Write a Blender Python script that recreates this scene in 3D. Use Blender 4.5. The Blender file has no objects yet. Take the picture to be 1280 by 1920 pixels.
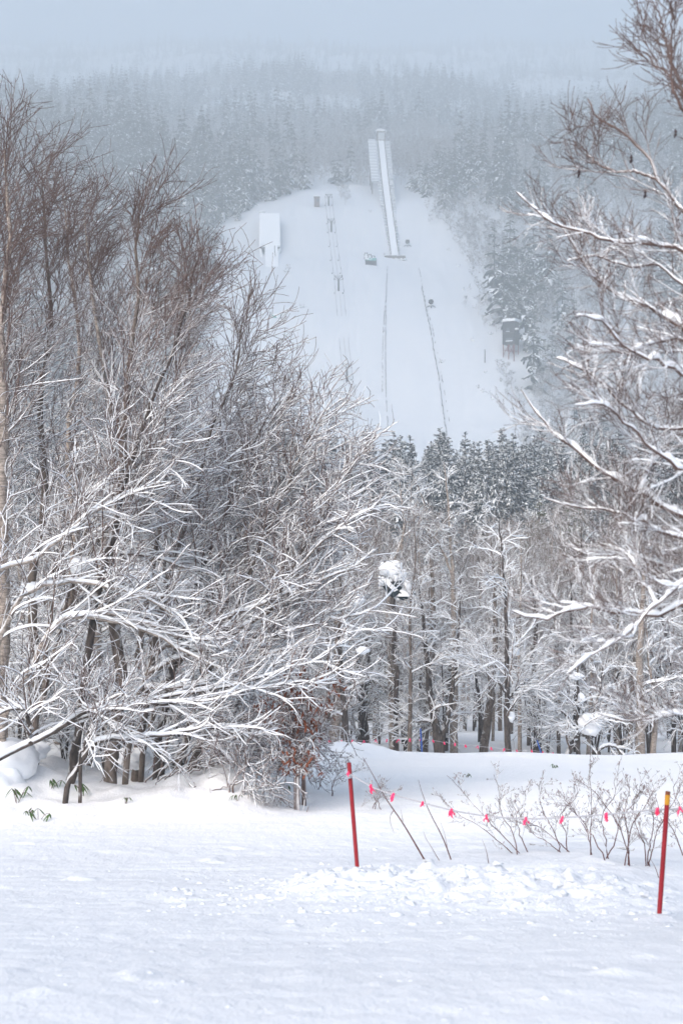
import bpy, math, random
import numpy as np
from mathutils import Vector

# ------------------------------------------------------------------ scene, camera, world, sun, exposure
S = bpy.context.scene
COL = S.collection
EYE = 1.65
FPX = 2666.7                      # focal length in photo pixels (50 mm on 36 mm high frame, 1920 px)

cam_d = bpy.data.cameras.new('camera')
cam_d.sensor_fit = 'VERTICAL'; cam_d.sensor_height = 36.0; cam_d.sensor_width = 24.0
cam_d.lens = 50.0; cam_d.clip_start = 0.1; cam_d.clip_end = 8000
cam_d.dof.use_dof = True; cam_d.dof.focus_distance = 38.0; cam_d.dof.aperture_fstop = 3.2
cam = bpy.data.objects.new('camera', cam_d); COL.objects.link(cam)
cam.location = (0, 0, EYE); cam.rotation_euler = (math.radians(90), 0, 0)
S.camera = cam

SUN_EL, SUN_AZ = math.radians(42), math.radians(215)      # azimuth measured from +Y towards +X
w = bpy.data.worlds.new('World'); S.world = w; w.use_nodes = True
nt = w.node_tree; bg = nt.nodes['Background']
sky = nt.nodes.new('ShaderNodeTexSky'); sky.sky_type = 'NISHITA'; sky.sun_disc = False
sky.sun_elevation = SUN_EL; sky.sun_rotation = SUN_AZ
sky.air_density = 1.0; sky.dust_density = 3.2; sky.ozone_density = 1.0
nt.links.new(sky.outputs[0], bg.inputs[0]); bg.inputs[1].default_value = 0.15

sun_d = bpy.data.lights.new('sun', 'SUN'); sun_d.energy = 0.5; sun_d.angle = math.radians(75); sun_d.color = (1.0, 0.965, 0.93)
sun = bpy.data.objects.new('sun', sun_d); COL.objects.link(sun)
sd = Vector((math.sin(SUN_AZ) * math.cos(SUN_EL), math.cos(SUN_AZ) * math.cos(SUN_EL), math.sin(SUN_EL)))
sun.rotation_euler = sd.to_track_quat('Z', 'Y').to_euler(); sun.location = (0, 0, 60)

S.view_settings.view_transform = 'Standard'; S.view_settings.look = 'None'
S.view_settings.exposure = 1.04; S.view_settings.gamma = 1.0
S.render.engine = 'CYCLES'
S.cycles.use_denoising = True
S.cycles.max_bounces = 8; S.cycles.diffuse_bounces = 5; S.cycles.glossy_bounces = 1
S.cycles.volume_bounces = 3; S.cycles.transmission_bounces = 2
HAZE_DENSITY = 0.00106
HAZE_COLOR = (0.79, 0.87, 0.92, 1.0)

# ------------------------------------------------------------------ helpers
def px(x, y, d):
    """point d metres in front of the camera seen at photo pixel x, y (used to measure the place)"""
    return np.array([(x - 640.0) / FPX * d, d, (960.0 - y) / FPX * d + EYE])

def vnoise(x, y, seed=0):
    x = np.asarray(x, float); y = np.asarray(y, float)
    xi = np.floor(x).astype(np.int64); yi = np.floor(y).astype(np.int64)
    xf = x - xi; yf = y - yi
    xf = xf * xf * (3 - 2 * xf); yf = yf * yf * (3 - 2 * yf)
    def h(a, b):
        n = (a * 374761393 + b * 668265263 + seed * 974634777) & 0x7fffffff
        n = ((n ^ (n >> 13)) * 1274126177) & 0x7fffffff
        return ((n ^ (n >> 16)) & 0xffff) / 65535.0
    return (h(xi, yi) * (1 - xf) + h(xi + 1, yi) * xf) * (1 - yf) + (h(xi, yi + 1) * (1 - xf) + h(xi + 1, yi + 1) * xf) * yf - 0.5

def fbm(x, y, seed=0, octv=4):
    s = 0; a = 1.0
    for k in range(octv):
        s = s + a * vnoise(x * 2 ** k, y * 2 ** k, seed + k * 17); a *= 0.5
    return s

def sstep(x, a, b):
    t = np.clip((np.asarray(x, float) - a) / (b - a), 0, 1)
    return t * t * (3 - 2 * t)

def norm(v):
    return v / np.maximum(np.linalg.norm(v, axis=-1, keepdims=True), 1e-9)

def tag(o, label=None, cat=None, group=None, kind=None):
    if label: o['label'] = label
    if cat: o['category'] = cat
    if group: o['group'] = group
    if kind: o['kind'] = kind
    return o

def empty(name, loc=(0, 0, 0), rz=0.0):
    o = bpy.data.objects.new(name, None); COL.objects.link(o)
    o.location = loc; o.rotation_euler = (0, 0, rz); o.empty_display_size = 0.2
    return o

class MB:
    """collects quads, then links them as ONE mesh object"""
    def __init__(self):
        self.v = []; self.f = []; self.m = []; self.fr = []; self.n = 0
    def add(self, v, f, m=0, fr=1.0):
        v = np.asarray(v, float).reshape(-1, 3); f = np.asarray(f, np.int64).reshape(-1, 4)
        self.v.append(v); self.f.append(f + self.n)
        self.m.append(np.full(len(f), m, np.int32))
        fr = np.asarray(fr, float)
        self.fr.append(np.broadcast_to(fr, (len(v),)) if fr.ndim == 0 else fr.reshape(-1))
        self.n += len(v)
    def tubes(self, P, A, ns=3, B=None, m=0, fr=1.0, off=None):
        """P (b,n,3) centre lines, A side half-width (b,n), B upward half-height"""
        P = np.asarray(P, float); A = np.asarray(A, float)
        if P.ndim == 2: P = P[None]; A = A[None]; B = None if B is None else np.asarray(B)[None]
        if B is None: B = A
        b, n, _ = P.shape
        T = np.gradient(P, axis=1); T = norm(T)
        up = np.zeros_like(T); up[..., 2] = 1
        flat = np.abs(T[..., 2]) > 0.985
        up[flat] = (0, 1, 0)
        side = norm(np.cross(T, up)); upv = np.cross(side, T)
        if off is not None:
            P = P + off
        a = math.pi / 2 + math.pi / ns + np.arange(ns) * 2 * math.pi / ns
        ring = P[:, :, None, :] + (A[:, :, None] * np.cos(a))[..., None] * side[:, :, None, :] + (B[:, :, None] * np.sin(a))[..., None] * upv[:, :, None, :]
        idx = np.arange(b * n * ns).reshape(b, n, ns)
        q0 = idx[:, :-1, :]; q1 = idx[:, 1:, :]
        f = np.stack([q0, np.roll(q0, -1, 2), np.roll(q1, -1, 2), q1], -1).reshape(-1, 4)
        frv = fr
        if np.ndim(fr) == 2: frv = np.repeat(np.asarray(fr)[:, :, None], ns, 2)
        self.add(ring, f, m, frv)
    def box(self, c, s, rz=0.0, m=0):
        c = np.asarray(c, float); s = np.asarray(s, float) / 2
        k = np.array([[-1, -1, -1], [1, -1, -1], [1, 1, -1], [-1, 1, -1], [-1, -1, 1], [1, -1, 1], [1, 1, 1], [-1, 1, 1]], float) * s
        cr, sr = math.cos(rz), math.sin(rz)
        v = k.copy(); v[:, 0] = k[:, 0] * cr - k[:, 1] * sr; v[:, 1] = k[:, 0] * sr + k[:, 1] * cr
        self.add(v + c, [[0, 3, 2, 1], [4, 5, 6, 7], [0, 1, 5, 4], [1, 2, 6, 5], [2, 3, 7, 6], [3, 0, 4, 7]], m)
    def hexa(self, lo, hi, m=0):
        """prism between two quads (4 corners each)"""
        v = np.array(list(lo) + list(hi), float)
        self.add(v, [[3, 2, 1, 0], [4, 5, 6, 7], [0, 1, 5, 4], [1, 2, 6, 5], [2, 3, 7, 6], [3, 0, 4, 7]], m)
    def bar(self, p, q, r=0.05, ns=6, m=0):
        self.tubes(np.array([p, q], float), np.array([r, r]), ns, m=m)
        k = self.n - 2 * ns; 
        if ns == 6:
            for b0 in (k, k + ns):
                self.f.append(np.array([[b0, b0 + 1, b0 + 2, b0 + 3], [b0, b0 + 3, b0 + 4, b0 + 5]])); self.m.append(np.full(2, m, np.int32))
    def blob(self, c, r, seed=0, nu=16, nv=10, amp=0.25, m=0, freq=1.6, fr=1.0):
        c = np.asarray(c, float); r = np.broadcast_to(np.asarray(r, float), (3,))
        th = np.linspace(0, 2 * math.pi, nu, endpoint=False); ph = np.linspace(0.02, math.pi - 0.02, nv)
        TH, PH = np.meshgrid(th, ph)
        d = np.stack([np.cos(TH) * np.sin(PH), np.sin(TH) * np.sin(PH), np.cos(PH)], -1)
        k = 1 + amp * (vnoise(d[..., 0] * freq + 9 + d[..., 2] * freq, d[..., 1] * freq + 7 - d[..., 2], seed) + 0.5 * vnoise(d[..., 0] * freq * 2.3 + d[..., 2] * 3 + 3, d[..., 1] * freq * 2.3, seed + 5)) * 2
        v = c + d * k[..., None] * r
        idx = np.arange(nu * nv).reshape(nv, nu)
        q0 = idx[:-1]; q1 = idx[1:]
        f = np.stack([q0, q1, np.roll(q1, -1, 1), np.roll(q0, -1, 1)], -1)
        self.add(v, f, m, fr)
    def mesh(self, name, mats, smooth=False):
        v = np.concatenate(self.v); f = np.concatenate(self.f); mi = np.concatenate(self.m)
        me = bpy.data.meshes.new(name)
        me.vertices.add(len(v)); me.vertices.foreach_set('co', v.astype(np.float32).ravel())
        me.loops.add(f.size); me.loops.foreach_set('vertex_index', f.astype(np.int32).ravel())
        me.polygons.add(len(f)); me.polygons.foreach_set('loop_start', (np.arange(len(f)) * 4).astype(np.int32))
        me.polygons.foreach_set('loop_total', np.full(len(f), 4, np.int32))
        for q in mats: me.materials.append(q)
        me.polygons.foreach_set('material_index', mi)
        me.polygons.foreach_set('use_smooth', np.full(len(f), bool(smooth)))
        at = me.attributes.new('frost', 'FLOAT', 'POINT'); at.data.foreach_set('value', np.concatenate(self.fr).astype(np.float32))
        me.update(calc_edges=True)
        return me
    def build(self, name, mats, parent=None, smooth=False):
        if not isinstance(mats, (list, tuple)): mats = [mats]
        o = bpy.data.objects.new(name, self.mesh(name, mats, smooth)); COL.objects.link(o)
        if parent is not None: o.parent = parent
        return o

def copy_tree(o, parent=None):
    c = o.copy(); COL.objects.link(c); c.parent = parent
    for ch in list(o.children): copy_tree(ch, c)
    return c

def resample(pts, n, jit=0.0, rng=None):
    """smooth Catmull-Rom curve through pts, n points evenly spaced"""
    p = np.asarray(pts, float)
    e = np.concatenate([[2 * p[0] - p[1]], p, [2 * p[-1] - p[-2]]])
    out = []
    for i in range(1, len(e) - 2):
        t = np.linspace(0, 1, 12, endpoint=False)[:, None]
        a, b, c, d = e[i - 1], e[i], e[i + 1], e[i + 2]
        out.append(0.5 * (2 * b + (c - a) * t + (2 * a - 5 * b + 4 * c - d) * t ** 2 + (3 * b - a - 3 * c + d) * t ** 3))
    out = np.concatenate(out + [e[-2][None]])
    s = np.concatenate([[0], np.cumsum(np.linalg.norm(np.diff(out, axis=0), axis=1))])
    q = np.linspace(0, s[-1], n)
    r = np.stack([np.interp(q, s, out[:, k]) for k in range(3)], -1)
    if jit and rng is not None:
        r[1:] += rng.normal(0, jit, (n - 1, 3))
    return r

# ------------------------------------------------------------------ materials
def mat(name):
    m = bpy.data.materials.new(name); m.use_nodes = True
    return m, m.node_tree, m.node_tree.nodes['Principled BSDF']

def plain(name, col, rough=0.7, var=0.15, scale=3.0, metallic=0.0):
    m, t, b = mat(name)
    n = t.nodes.new('ShaderNodeTexNoise'); n.inputs['Scale'].default_value = scale; n.inputs['Detail'].default_value = 5
    tc = t.nodes.new('ShaderNodeTexCoord'); t.links.new(tc.outputs['Object'], n.inputs['Vector'])
    r = t.nodes.new('ShaderNodeMixRGB'); r.inputs[1].default_value = tuple(c * (1 - var) for c in col) + (1,)
    r.inputs[2].default_value = tuple(min(1, c * (1 + var)) for c in col) + (1,)
    t.links.new(n.outputs[0], r.inputs[0]); t.links.new(r.outputs[0], b.inputs['Base Color'])
    b.inputs['Roughness'].default_value = rough; b.inputs['Metallic'].default_value = metallic
    b.inputs['Specular IOR Level'].default_value = 0.3
    return m

SNOW = (0.86, 0.885, 0.91)
def snow_mat(name, bump=None, col=SNOW):
    m, t, b = mat(name)
    b.inputs['Base Color'].default_value = col + (1,)
    b.inputs['Roughness'].default_value = 0.6; b.inputs['Specular IOR Level'].default_value = 0.2
    if bump:
        tc = t.nodes.new('ShaderNodeTexCoord')
        last = None
        for sc, dist, det, stretch in bump:
            mp = t.nodes.new('ShaderNodeMapping'); mp.inputs['Scale'].default_value = stretch
            t.links.new(tc.outputs['Object'], mp.inputs['Vector'])
            n = t.nodes.new('ShaderNodeTexNoise'); n.inputs['Scale'].default_value = sc; n.inputs['Detail'].default_value = det
            n.inputs['Roughness'].default_value = 0.6
            t.links.new(mp.outputs[0], n.inputs['Vector'])
            bp = t.nodes.new('ShaderNodeBump'); bp.inputs['Distance'].default_value = dist; bp.inputs['Strength'].default_value = 1.0
            t.links.new(n.outputs[0], bp.inputs['Height'])
            if last: t.links.new(last.outputs[0], bp.inputs['Normal'])
            last = bp
        t.links.new(last.outputs[0], b.inputs['Normal'])
    return m

def frost_mat(name, dark, light, thr=0.25, soft=0.15, nscale=6.0, namp=0.5, bands=None, rough=0.85, snow=SNOW):
    """bark, twig or needle surface with settled snow on whatever faces up (amount = 'frost' attribute)"""
    m, t, b = mat(name)
    L = t.links.new
    tc = t.nodes.new('ShaderNodeTexCoord')
    n1 = t.nodes.new('ShaderNodeTexNoise'); n1.inputs['Scale'].default_value = nscale; n1.inputs['Detail'].default_value = 4
    mp = t.nodes.new('ShaderNodeMapping'); mp.inputs['Scale'].default_value = (1, 1, 0.35) if not bands else bands
    L(tc.outputs['Object'], mp.inputs['Vector'])
    n2 = t.nodes.new('ShaderNodeTexNoise'); n2.inputs['Scale'].default_value = nscale * 1.7; n2.inputs['Detail'].default_value = 5; n2.inputs['Roughness'].default_value = 0.7
    L(tc.outputs['Object'], n1.inputs['Vector']); L(mp.outputs[0], n2.inputs['Vector'])
    cr = t.nodes.new('ShaderNodeValToRGB')
    cr.color_ramp.elements[0].position = 0.35; cr.color_ramp.elements[0].color = dark + (1,)
    cr.color_ramp.elements[1].position = 0.65; cr.color_ramp.elements[1].color = light + (1,)
    L(n2.outputs[0], cr.inputs[0])
    g = t.nodes.new('ShaderNodeNewGeometry'); sx = t.nodes.new('ShaderNodeSeparateXYZ'); L(g.outputs['Normal'], sx.inputs[0])
    at = t.nodes.new('ShaderNodeAttribute'); at.attribute_name = 'frost'
    ma = t.nodes.new('ShaderNodeMath'); ma.operation = 'MULTIPLY_ADD'; ma.inputs[1].default_value = namp; L(n1.outputs[0], ma.inputs[0]); L(sx.outputs[2], ma.inputs[2])
    mr = t.nodes.new('ShaderNodeMapRange'); mr.interpolation_type = 'SMOOTHSTEP'
    mr.inputs['From Min'].default_value = thr + namp * 0.5 - soft; mr.inputs['From Max'].default_value = thr + namp * 0.5 + soft
    L(ma.outputs[0], mr.inputs['Value'])
    mm = t.nodes.new('ShaderNodeMath'); mm.operation = 'MULTIPLY'; L(mr.outputs[0], mm.inputs[0]); L(at.outputs['Fac'], mm.inputs[1])
    mx = t.nodes.new('ShaderNodeMixRGB'); L(mm.outputs[0], mx.inputs[0]); L(cr.outputs[0], mx.inputs[1]); mx.inputs[2].default_value = snow + (1,)
    L(mx.outputs[0], b.inputs['Base Color'])
    b.inputs['Roughness'].default_value = rough; b.inputs['Specular IOR Level'].default_value = 0.15
    return m

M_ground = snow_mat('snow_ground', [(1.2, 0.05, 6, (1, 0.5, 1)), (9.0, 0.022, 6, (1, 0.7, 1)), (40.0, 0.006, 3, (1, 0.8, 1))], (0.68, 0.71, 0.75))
def sky_lit_mix(m, packed, lit_tone):
    """packed groomed snow on the run, sky light on the field painted in as whiter powder where the 'frost' attribute says so"""
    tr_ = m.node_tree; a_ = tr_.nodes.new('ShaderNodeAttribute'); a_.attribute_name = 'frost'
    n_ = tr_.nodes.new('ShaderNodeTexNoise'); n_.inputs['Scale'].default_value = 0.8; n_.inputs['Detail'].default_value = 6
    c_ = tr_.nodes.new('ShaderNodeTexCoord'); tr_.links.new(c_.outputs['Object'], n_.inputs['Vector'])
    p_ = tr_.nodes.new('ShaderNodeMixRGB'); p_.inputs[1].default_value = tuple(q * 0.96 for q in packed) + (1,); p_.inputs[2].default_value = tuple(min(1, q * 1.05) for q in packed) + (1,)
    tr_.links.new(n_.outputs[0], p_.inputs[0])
    x_ = tr_.nodes.new('ShaderNodeMixRGB'); tr_.links.new(a_.outputs['Fac'], x_.inputs[0]); tr_.links.new(p_.outputs[0], x_.inputs[1]); x_.inputs[2].default_value = lit_tone + (1,)
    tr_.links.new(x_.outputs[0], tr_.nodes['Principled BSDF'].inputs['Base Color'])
sky_lit_mix(M_ground, (0.68, 0.71, 0.75), (0.87, 0.885, 0.90))  # second colour whitens the field to stand in for light from the sky
M_snow = snow_mat('snow_load', [(14.0, 0.01, 3, (1, 1, 1))])
M_chunk = snow_mat('snow_chunk', [(30.0, 0.01, 4, (1, 1, 1))], (0.70, 0.73, 0.77))
M_roofsnow = snow_mat('snow_roof')
M_bark = frost_mat('bark_brown', (0.075, 0.060, 0.050), (0.21, 0.175, 0.15), thr=0.22, nscale=7, namp=0.9, soft=0.08)
M_dark = frost_mat('bark_dark', (0.03, 0.026, 0.024), (0.11, 0.09, 0.08), thr=0.22, nscale=7, namp=0.9, soft=0.08)
M_birch = frost_mat('bark_birch', (0.13, 0.11, 0.095), (0.46, 0.40, 0.35), thr=0.25, nscale=6, bands=(1, 1, 3.0), namp=0.9, soft=0.08)
M_twig = frost_mat('twig_brown', (0.085, 0.056, 0.049), (0.155, 0.108, 0.094), thr=0.08, nscale=5)
M_twigg = frost_mat('twig_grey', (0.11, 0.085, 0.07), (0.23, 0.185, 0.16), thr=0.0, nscale=5)
M_fartwig = frost_mat('twig_far', (0.10, 0.09, 0.088), (0.20, 0.18, 0.175), thr=-0.15, nscale=0.6, soft=0.3)
M_needle = frost_mat('needles', (0.018, 0.029, 0.036), (0.048, 0.066, 0.076), thr=0.10, soft=0.15, nscale=2.6, namp=1.0)
M_farneedle = frost_mat('needles_far', (0.010, 0.016, 0.016), (0.03, 0.042, 0.038), thr=0.12, soft=0.14, nscale=0.22, namp=0.9)
M_pine = frost_mat('needles_pine', (0.05, 0.06, 0.035), (0.10, 0.105, 0.06), thr=0.45, soft=0.2, nscale=1.5, namp=1.1)
M_red = plain('red_paint', (0.25, 0.007, 0.015), 0.5, 0.35, 14)
M_yellow = plain('yellow_tape', (0.55, 0.27, 0.02), 0.5, 0.2, 20)
M_blue = plain('blue_paint', (0.03, 0.09, 0.33), 0.4, 0.1)
M_pink = plain('pink_ribbon', (0.85, 0.05, 0.17), 0.5, 0.08, 30)
M_rope = plain('pale_rope', (0.42, 0.42, 0.45), 0.8, 0.1, 30)
M_steel = plain('lift_steel', (0.035, 0.033, 0.036), 0.6, 0.2)
M_rust = plain('rust_steel', (0.17, 0.035, 0.035), 0.7, 0.3)
M_wood = plain('grey_boards', (0.16, 0.14, 0.13), 0.8, 0.3, 1.2)
M_hut = plain('hut_boards', (0.17, 0.12, 0.11), 0.8, 0.25, 1.0)
M_darkcl = plain('dark_cladding', (0.016, 0.019, 0.024), 0.7, 0.25, 0.7)
M_panel = plain('pale_panel', (0.50, 0.53, 0.56), 0.7, 0.12, 0.5)
M_pale = plain('pale_frame', (0.66, 0.68, 0.70), 0.6, 0.05)
M_teal = plain('teal_paint', (0.10, 0.36, 0.34), 0.6, 0.15, 1.0)
M_glass = plain('dull_glass', (0.10, 0.12, 0.14), 0.15, 0.1)
M_net = plain('net_dark', (0.16, 0.16, 0.17), 0.9, 0.4, 1.0)
M_rustleaf = plain('rust_leaf', (0.17, 0.05, 0.022), 0.7, 0.45, 8)
M_sasa = plain('bamboo_leaf', (0.055, 0.105, 0.025), 0.5, 0.5, 12)
M_deadleaf = plain('dead_leaf', (0.05, 0.03, 0.03), 0.8, 0.3, 8)
M_stem = plain('red_stem', (0.10, 0.035, 0.030), 0.6, 0.3, 6)
M_bud = plain('dry_bud', (0.30, 0.25, 0.25), 0.8, 0.3, 20)

# ------------------------------------------------------------------ terrain
_PY = np.array([-80, -20, 0, 6, 8.5, 10.5, 12.5, 14.7, 17.5, 21, 26, 30, 38, 45, 80, 150, 250, 330, 400, 450, 485, 520, 560, 600, 612, 632, 655, 700, 760, 950, 1250, 1700, 2400, 3200, 3450], float)
_PZ = np.array([12, 2.2, -1.65, -2.2, -2.62, -3.04, -3.42, -3.72, -3.95, -4.22, -4.85, -5.42, -6.62, -7.75, -11.5, -14, -11, -4, 9, 25.5, 45.5, 69, 88.5, 104.5, 109, 121.5, 138.5, 160, 186, 245, 345, 492, 730, 1025, 1050], float)
def _pchip(x, y):
    h = np.diff(x); d = np.diff(y) / h
    m = np.zeros_like(y); m[0] = d[0]; m[-1] = d[-1]
    for i in range(1, len(x) - 1):
        if d[i - 1] * d[i] > 0:
            w1 = 2 * h[i] + h[i - 1]; w2 = h[i] + 2 * h[i - 1]
            m[i] = (w1 + w2) / (w1 / d[i - 1] + w2 / d[i])
    return m
_PM = _pchip(_PY, _PZ)
def prof(y):
    y = np.clip(np.asarray(y, float), _PY[0], _PY[-1])
    i = np.clip(np.searchsorted(_PY, y) - 1, 0, len(_PY) - 2)
    h = _PY[i + 1] - _PY[i]; t = (y - _PY[i]) / h
    return (2 * t ** 3 - 3 * t ** 2 + 1) * _PZ[i] + (t ** 3 - 2 * t ** 2 + t) * h * _PM[i] + (-2 * t ** 3 + 3 * t ** 2) * _PZ[i + 1] + (t ** 3 - t ** 2) * h * _PM[i + 1] + EYE

def H(x, y, fine=False):
    x = np.asarray(x, float); y = np.asarray(y, float)
    z = prof(y)
    # long undulations of hill and mountain
    z = z + fbm(x / 60, y / 60, 3, 3) * 5.0 * sstep(y, 300, 420) * (1 + 3 * sstep(y, 740, 900))
    z = z + fbm(x / 17, y / 17, 8, 3) * 0.9 * sstep(y, 250, 400)
    strip_ = sstep(np.abs(x - 23.5), 9.5, 14)
    z = z + strip_ * sstep(y, 300, 400) * (1 - sstep(y, 720, 800)) * (0.9 * fbm(x / 9 + 3, y / 5.0, 15, 3) + 0.5 * np.abs(fbm(x / 4.0, y / 14.0, 16, 2)))
    z = z + fbm(x / 330, y / 420, 12, 2) * 45 * sstep(y, 720, 1000)
    # forest floor
    z = z + fbm(x / 7, y / 7, 5, 3) * 0.9 * sstep(y, 40, 55) * (1 - sstep(y, 280, 350))
    # soft heaped snow below the trees on the left
    bank = sstep(-x * 1.0 + (y - 21) * 0.10, 0.2, 1.6) * sstep(y, 18.3, 20.6) * (1 - sstep(y, 40, 48))
    z = z + bank * (0.22 + 0.55 * sstep(y, 21.5, 27) * sstep(-x, 3.0, 5.0) + 0.55 * fbm(x / 1.6, y / 1.9, 21, 4) + 0.10 * fbm(x / 0.6, y / 0.7, 27, 2))
    # groomed run, faint undulation
    z = z + 0.10 * fbm(x / 4.5, y / 3.0, 31, 2) * (1 - sstep(y, 14, 18)) * sstep(y, 1, 5)
    z = z + 0.16 * fbm(x / 6, y / 4.0, 33, 3) * sstep(y, 17, 20) * (1 - sstep(y, 40, 46)) * (1 - bank)
    # ploughed berm across the right part
    yc = 13.0 - 0.28 * (x - 0.5)
    berm = np.exp(-((y - yc + 0.2) / 1.25) ** 2) * sstep(x, -1.1, 0.3) * (1 - 0.65 * sstep(x, 1.9, 3.2))
    z = z + berm * 0.17
    if fine:
        z = z + berm * (0.15 * np.abs(fbm(x / 0.40, y / 0.40, 41, 3)) + 0.10 * fbm(x / 0.13, y / 0.13, 44, 3))
        near = (1 - sstep(y, 16, 26))
        z = z + near * (1 - berm) * (0.012 * fbm(x / 5.0 + 0.15 * y, y / 0.16, 71, 2) + 0.010 * fbm(x / 2.2 - 0.6 * y, y / 0.3, 73, 2))
        z = z + near * (0.014 * fbm(x / 0.22, y / 0.20, 47, 3) + 0.02 * fbm(x / 1.3, y / 1.1, 48, 2))
        z = z + near * 0.10 * np.clip(fbm(x / 0.35 + 4, y / 0.35, 51, 2) - 0.36, 0, 1)
    z = z + 0.05 * np.exp(-((x - 0.17) ** 2 + (y - 14.55) ** 2) / 0.03) + 0.04 * np.exp(-((x - 2.33) ** 2 + (y - 10.47) ** 2) / 0.02)
    # soft drift behind the berm, under the shrubs
    z = z + 0.20 * np.exp(-(((x - 3.0) / 1.5) ** 2 + ((y - 14.2) / 0.9) ** 2)) + 0.10 * fbm(x / 1.1, y / 0.9, 55, 3) * np.exp(-(((x - 3.2) / 2.0) ** 2 + ((y - 13.6) / 1.5) ** 2))
    # low lip at the far edge of the white field
    z = z + 0.35 * np.exp(-((y - 40.5) / 1.6) ** 2) * (0.6 + 1.1 * fbm(x / 5, y / 9, 61, 2))
    return z

def hit(x, y, d0=None, d1=None):
    """where the line of sight through photo pixel x, y meets the snow"""
    d = np.geomspace(d0 or 4.0, d1 or 1700.0, 9000)
    X = (x - 640.0) / FPX * d; Z = (960.0 - y) / FPX * d + EYE
    below = Z <= H(X, d)
    i = int(np.argmax(below)) if below.any() else len(d) - 1
    return np.array([X[i], d[i], float(H(X[i], d[i]))])

rows = np.concatenate([np.linspace(-80, 3, 26)[:-1], np.linspace(3, 9, 150)[:-1], np.linspace(9, 17, 420)[:-1], np.linspace(17, 30, 260)[:-1], np.geomspace(30, 3440, 460)])
u = np.linspace(-1, 1, 560); u = 0.22 * u + 0.78 * u ** 3
RX = (30 + 0.50 * np.maximum(rows, 0))[:, None] * u[None, :]
RY = np.repeat(rows[:, None], len(u), 1)
RZ = H(RX, RY, True)
g = MB()
idx = np.arange(RX.size).reshape(RX.shape)
g.add(np.stack([RX, RY, RZ], -1), np.stack([idx[:-1, :-1], idx[:-1, 1:], idx[1:, 1:], idx[1:, :-1]], -1), 0, sstep(RY + 0.5 * fbm(RX / 1.5, RY / 1.5, 66, 3), 15.5, 19.0) * (1 - sstep(RY, 60, 100)))  # frost value here masks the field painted brighter as if sky lit
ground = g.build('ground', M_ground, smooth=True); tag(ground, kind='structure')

# cleared ski-jump slope: outline measured on the hill (x, depth)
_clr = [(585, 348), (560, 362), (500, 388), (445, 424), (405, 462), (380, 560), (370, 700), (360, 830), (990, 830), (975, 780), (965, 690), (935, 590), (900, 520), (860, 470), (815, 415), (790, 365), (740, 345)]
CLEAR = []
for a, b in _clr:
    if b > 820: CLEAR.append(((a - 640) / FPX * 380 , 380.0))
    else:
        q = hit(a, b, 300); CLEAR.append((q[0], q[1]))
CLEAR = np.array(CLEAR)
def in_clear(x, y):
    x = np.asarray(x, float); y = np.asarray(y, float)
    c = np.zeros(x.shape, bool); n = len(CLEAR)
    for i in range(n):
        x1, y1 = CLEAR[i]; x2, y2 = CLEAR[(i + 1) % n]
        k = ((y1 > y) != (y2 > y)) & (x < (x2 - x1) * (y - y1) / (y2 - y1 + 1e-12) + x1)
        c ^= k
    return c

# ------------------------------------------------------------------ growing bare trees
def grow(P, R, nc, t0, t1, L, ang, M, rng, trop=(0, 0, 0.0), wander=0.12, rk=0.55, rtip=0.003, lenpow=0.0, bias=None):
    """children of the centre lines P (b,n,3): nc each, between t0 and t1 of the parent; L base length"""
    b, n, _ = P.shape
    t = (np.arange(nc)[None] + rng.uniform(0, 1, (b, nc))) / nc
    t = t0 + (t1 - t0) * t
    q = t * (n - 1); i = np.clip(q.astype(int), 0, n - 2); f = (q - i)[..., None]
    bi = np.arange(b)[:, None]
    pos = P[bi, i] * (1 - f) + P[bi, i + 1] * f
    tan = norm(P[bi, i + 1] - P[bi, i])
    ra = R[bi, i] * (1 - f[..., 0]) + R[bi, i + 1] * f[..., 0]
    rnd = rng.normal(0, 1, tan.shape)
    if bias is not None: rnd = rnd + np.asarray(bias)
    perp = norm(rnd - (rnd * tan).sum(-1, keepdims=True) * tan)
    a = np.radians(rng.normal(ang, ang * 0.2, t.shape))[..., None]
    d = norm(np.cos(a) * tan + np.sin(a) * perp)
    ln = L * (1 - t * lenpow) * rng.uniform(0.55, 1.15, t.shape)
    pos = pos.reshape(-1, 3); d = d.reshape(-1, 3); ln = ln.reshape(-1); ra = ra.reshape(-1)
    out = [pos]; seg = (ln / M)[:, None]
    tr = np.asarray(trop, float)
    bend = rng.normal(0, wander * 0.9, d.shape)
    for k in range(M):
        d = norm(d + tr + bend + rng.normal(0, wander * 0.6, d.shape))
        out.append(out[-1] + d * seg)
    C = np.stack(out, 1)
    r0 = np.maximum(ra * rk, rtip * 1.3)
    CR = r0[:, None] * (1 - np.linspace(0, 1, M + 1)[None]) + rtip * np.linspace(0, 1, M + 1)[None]
    return C, CR

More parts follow.
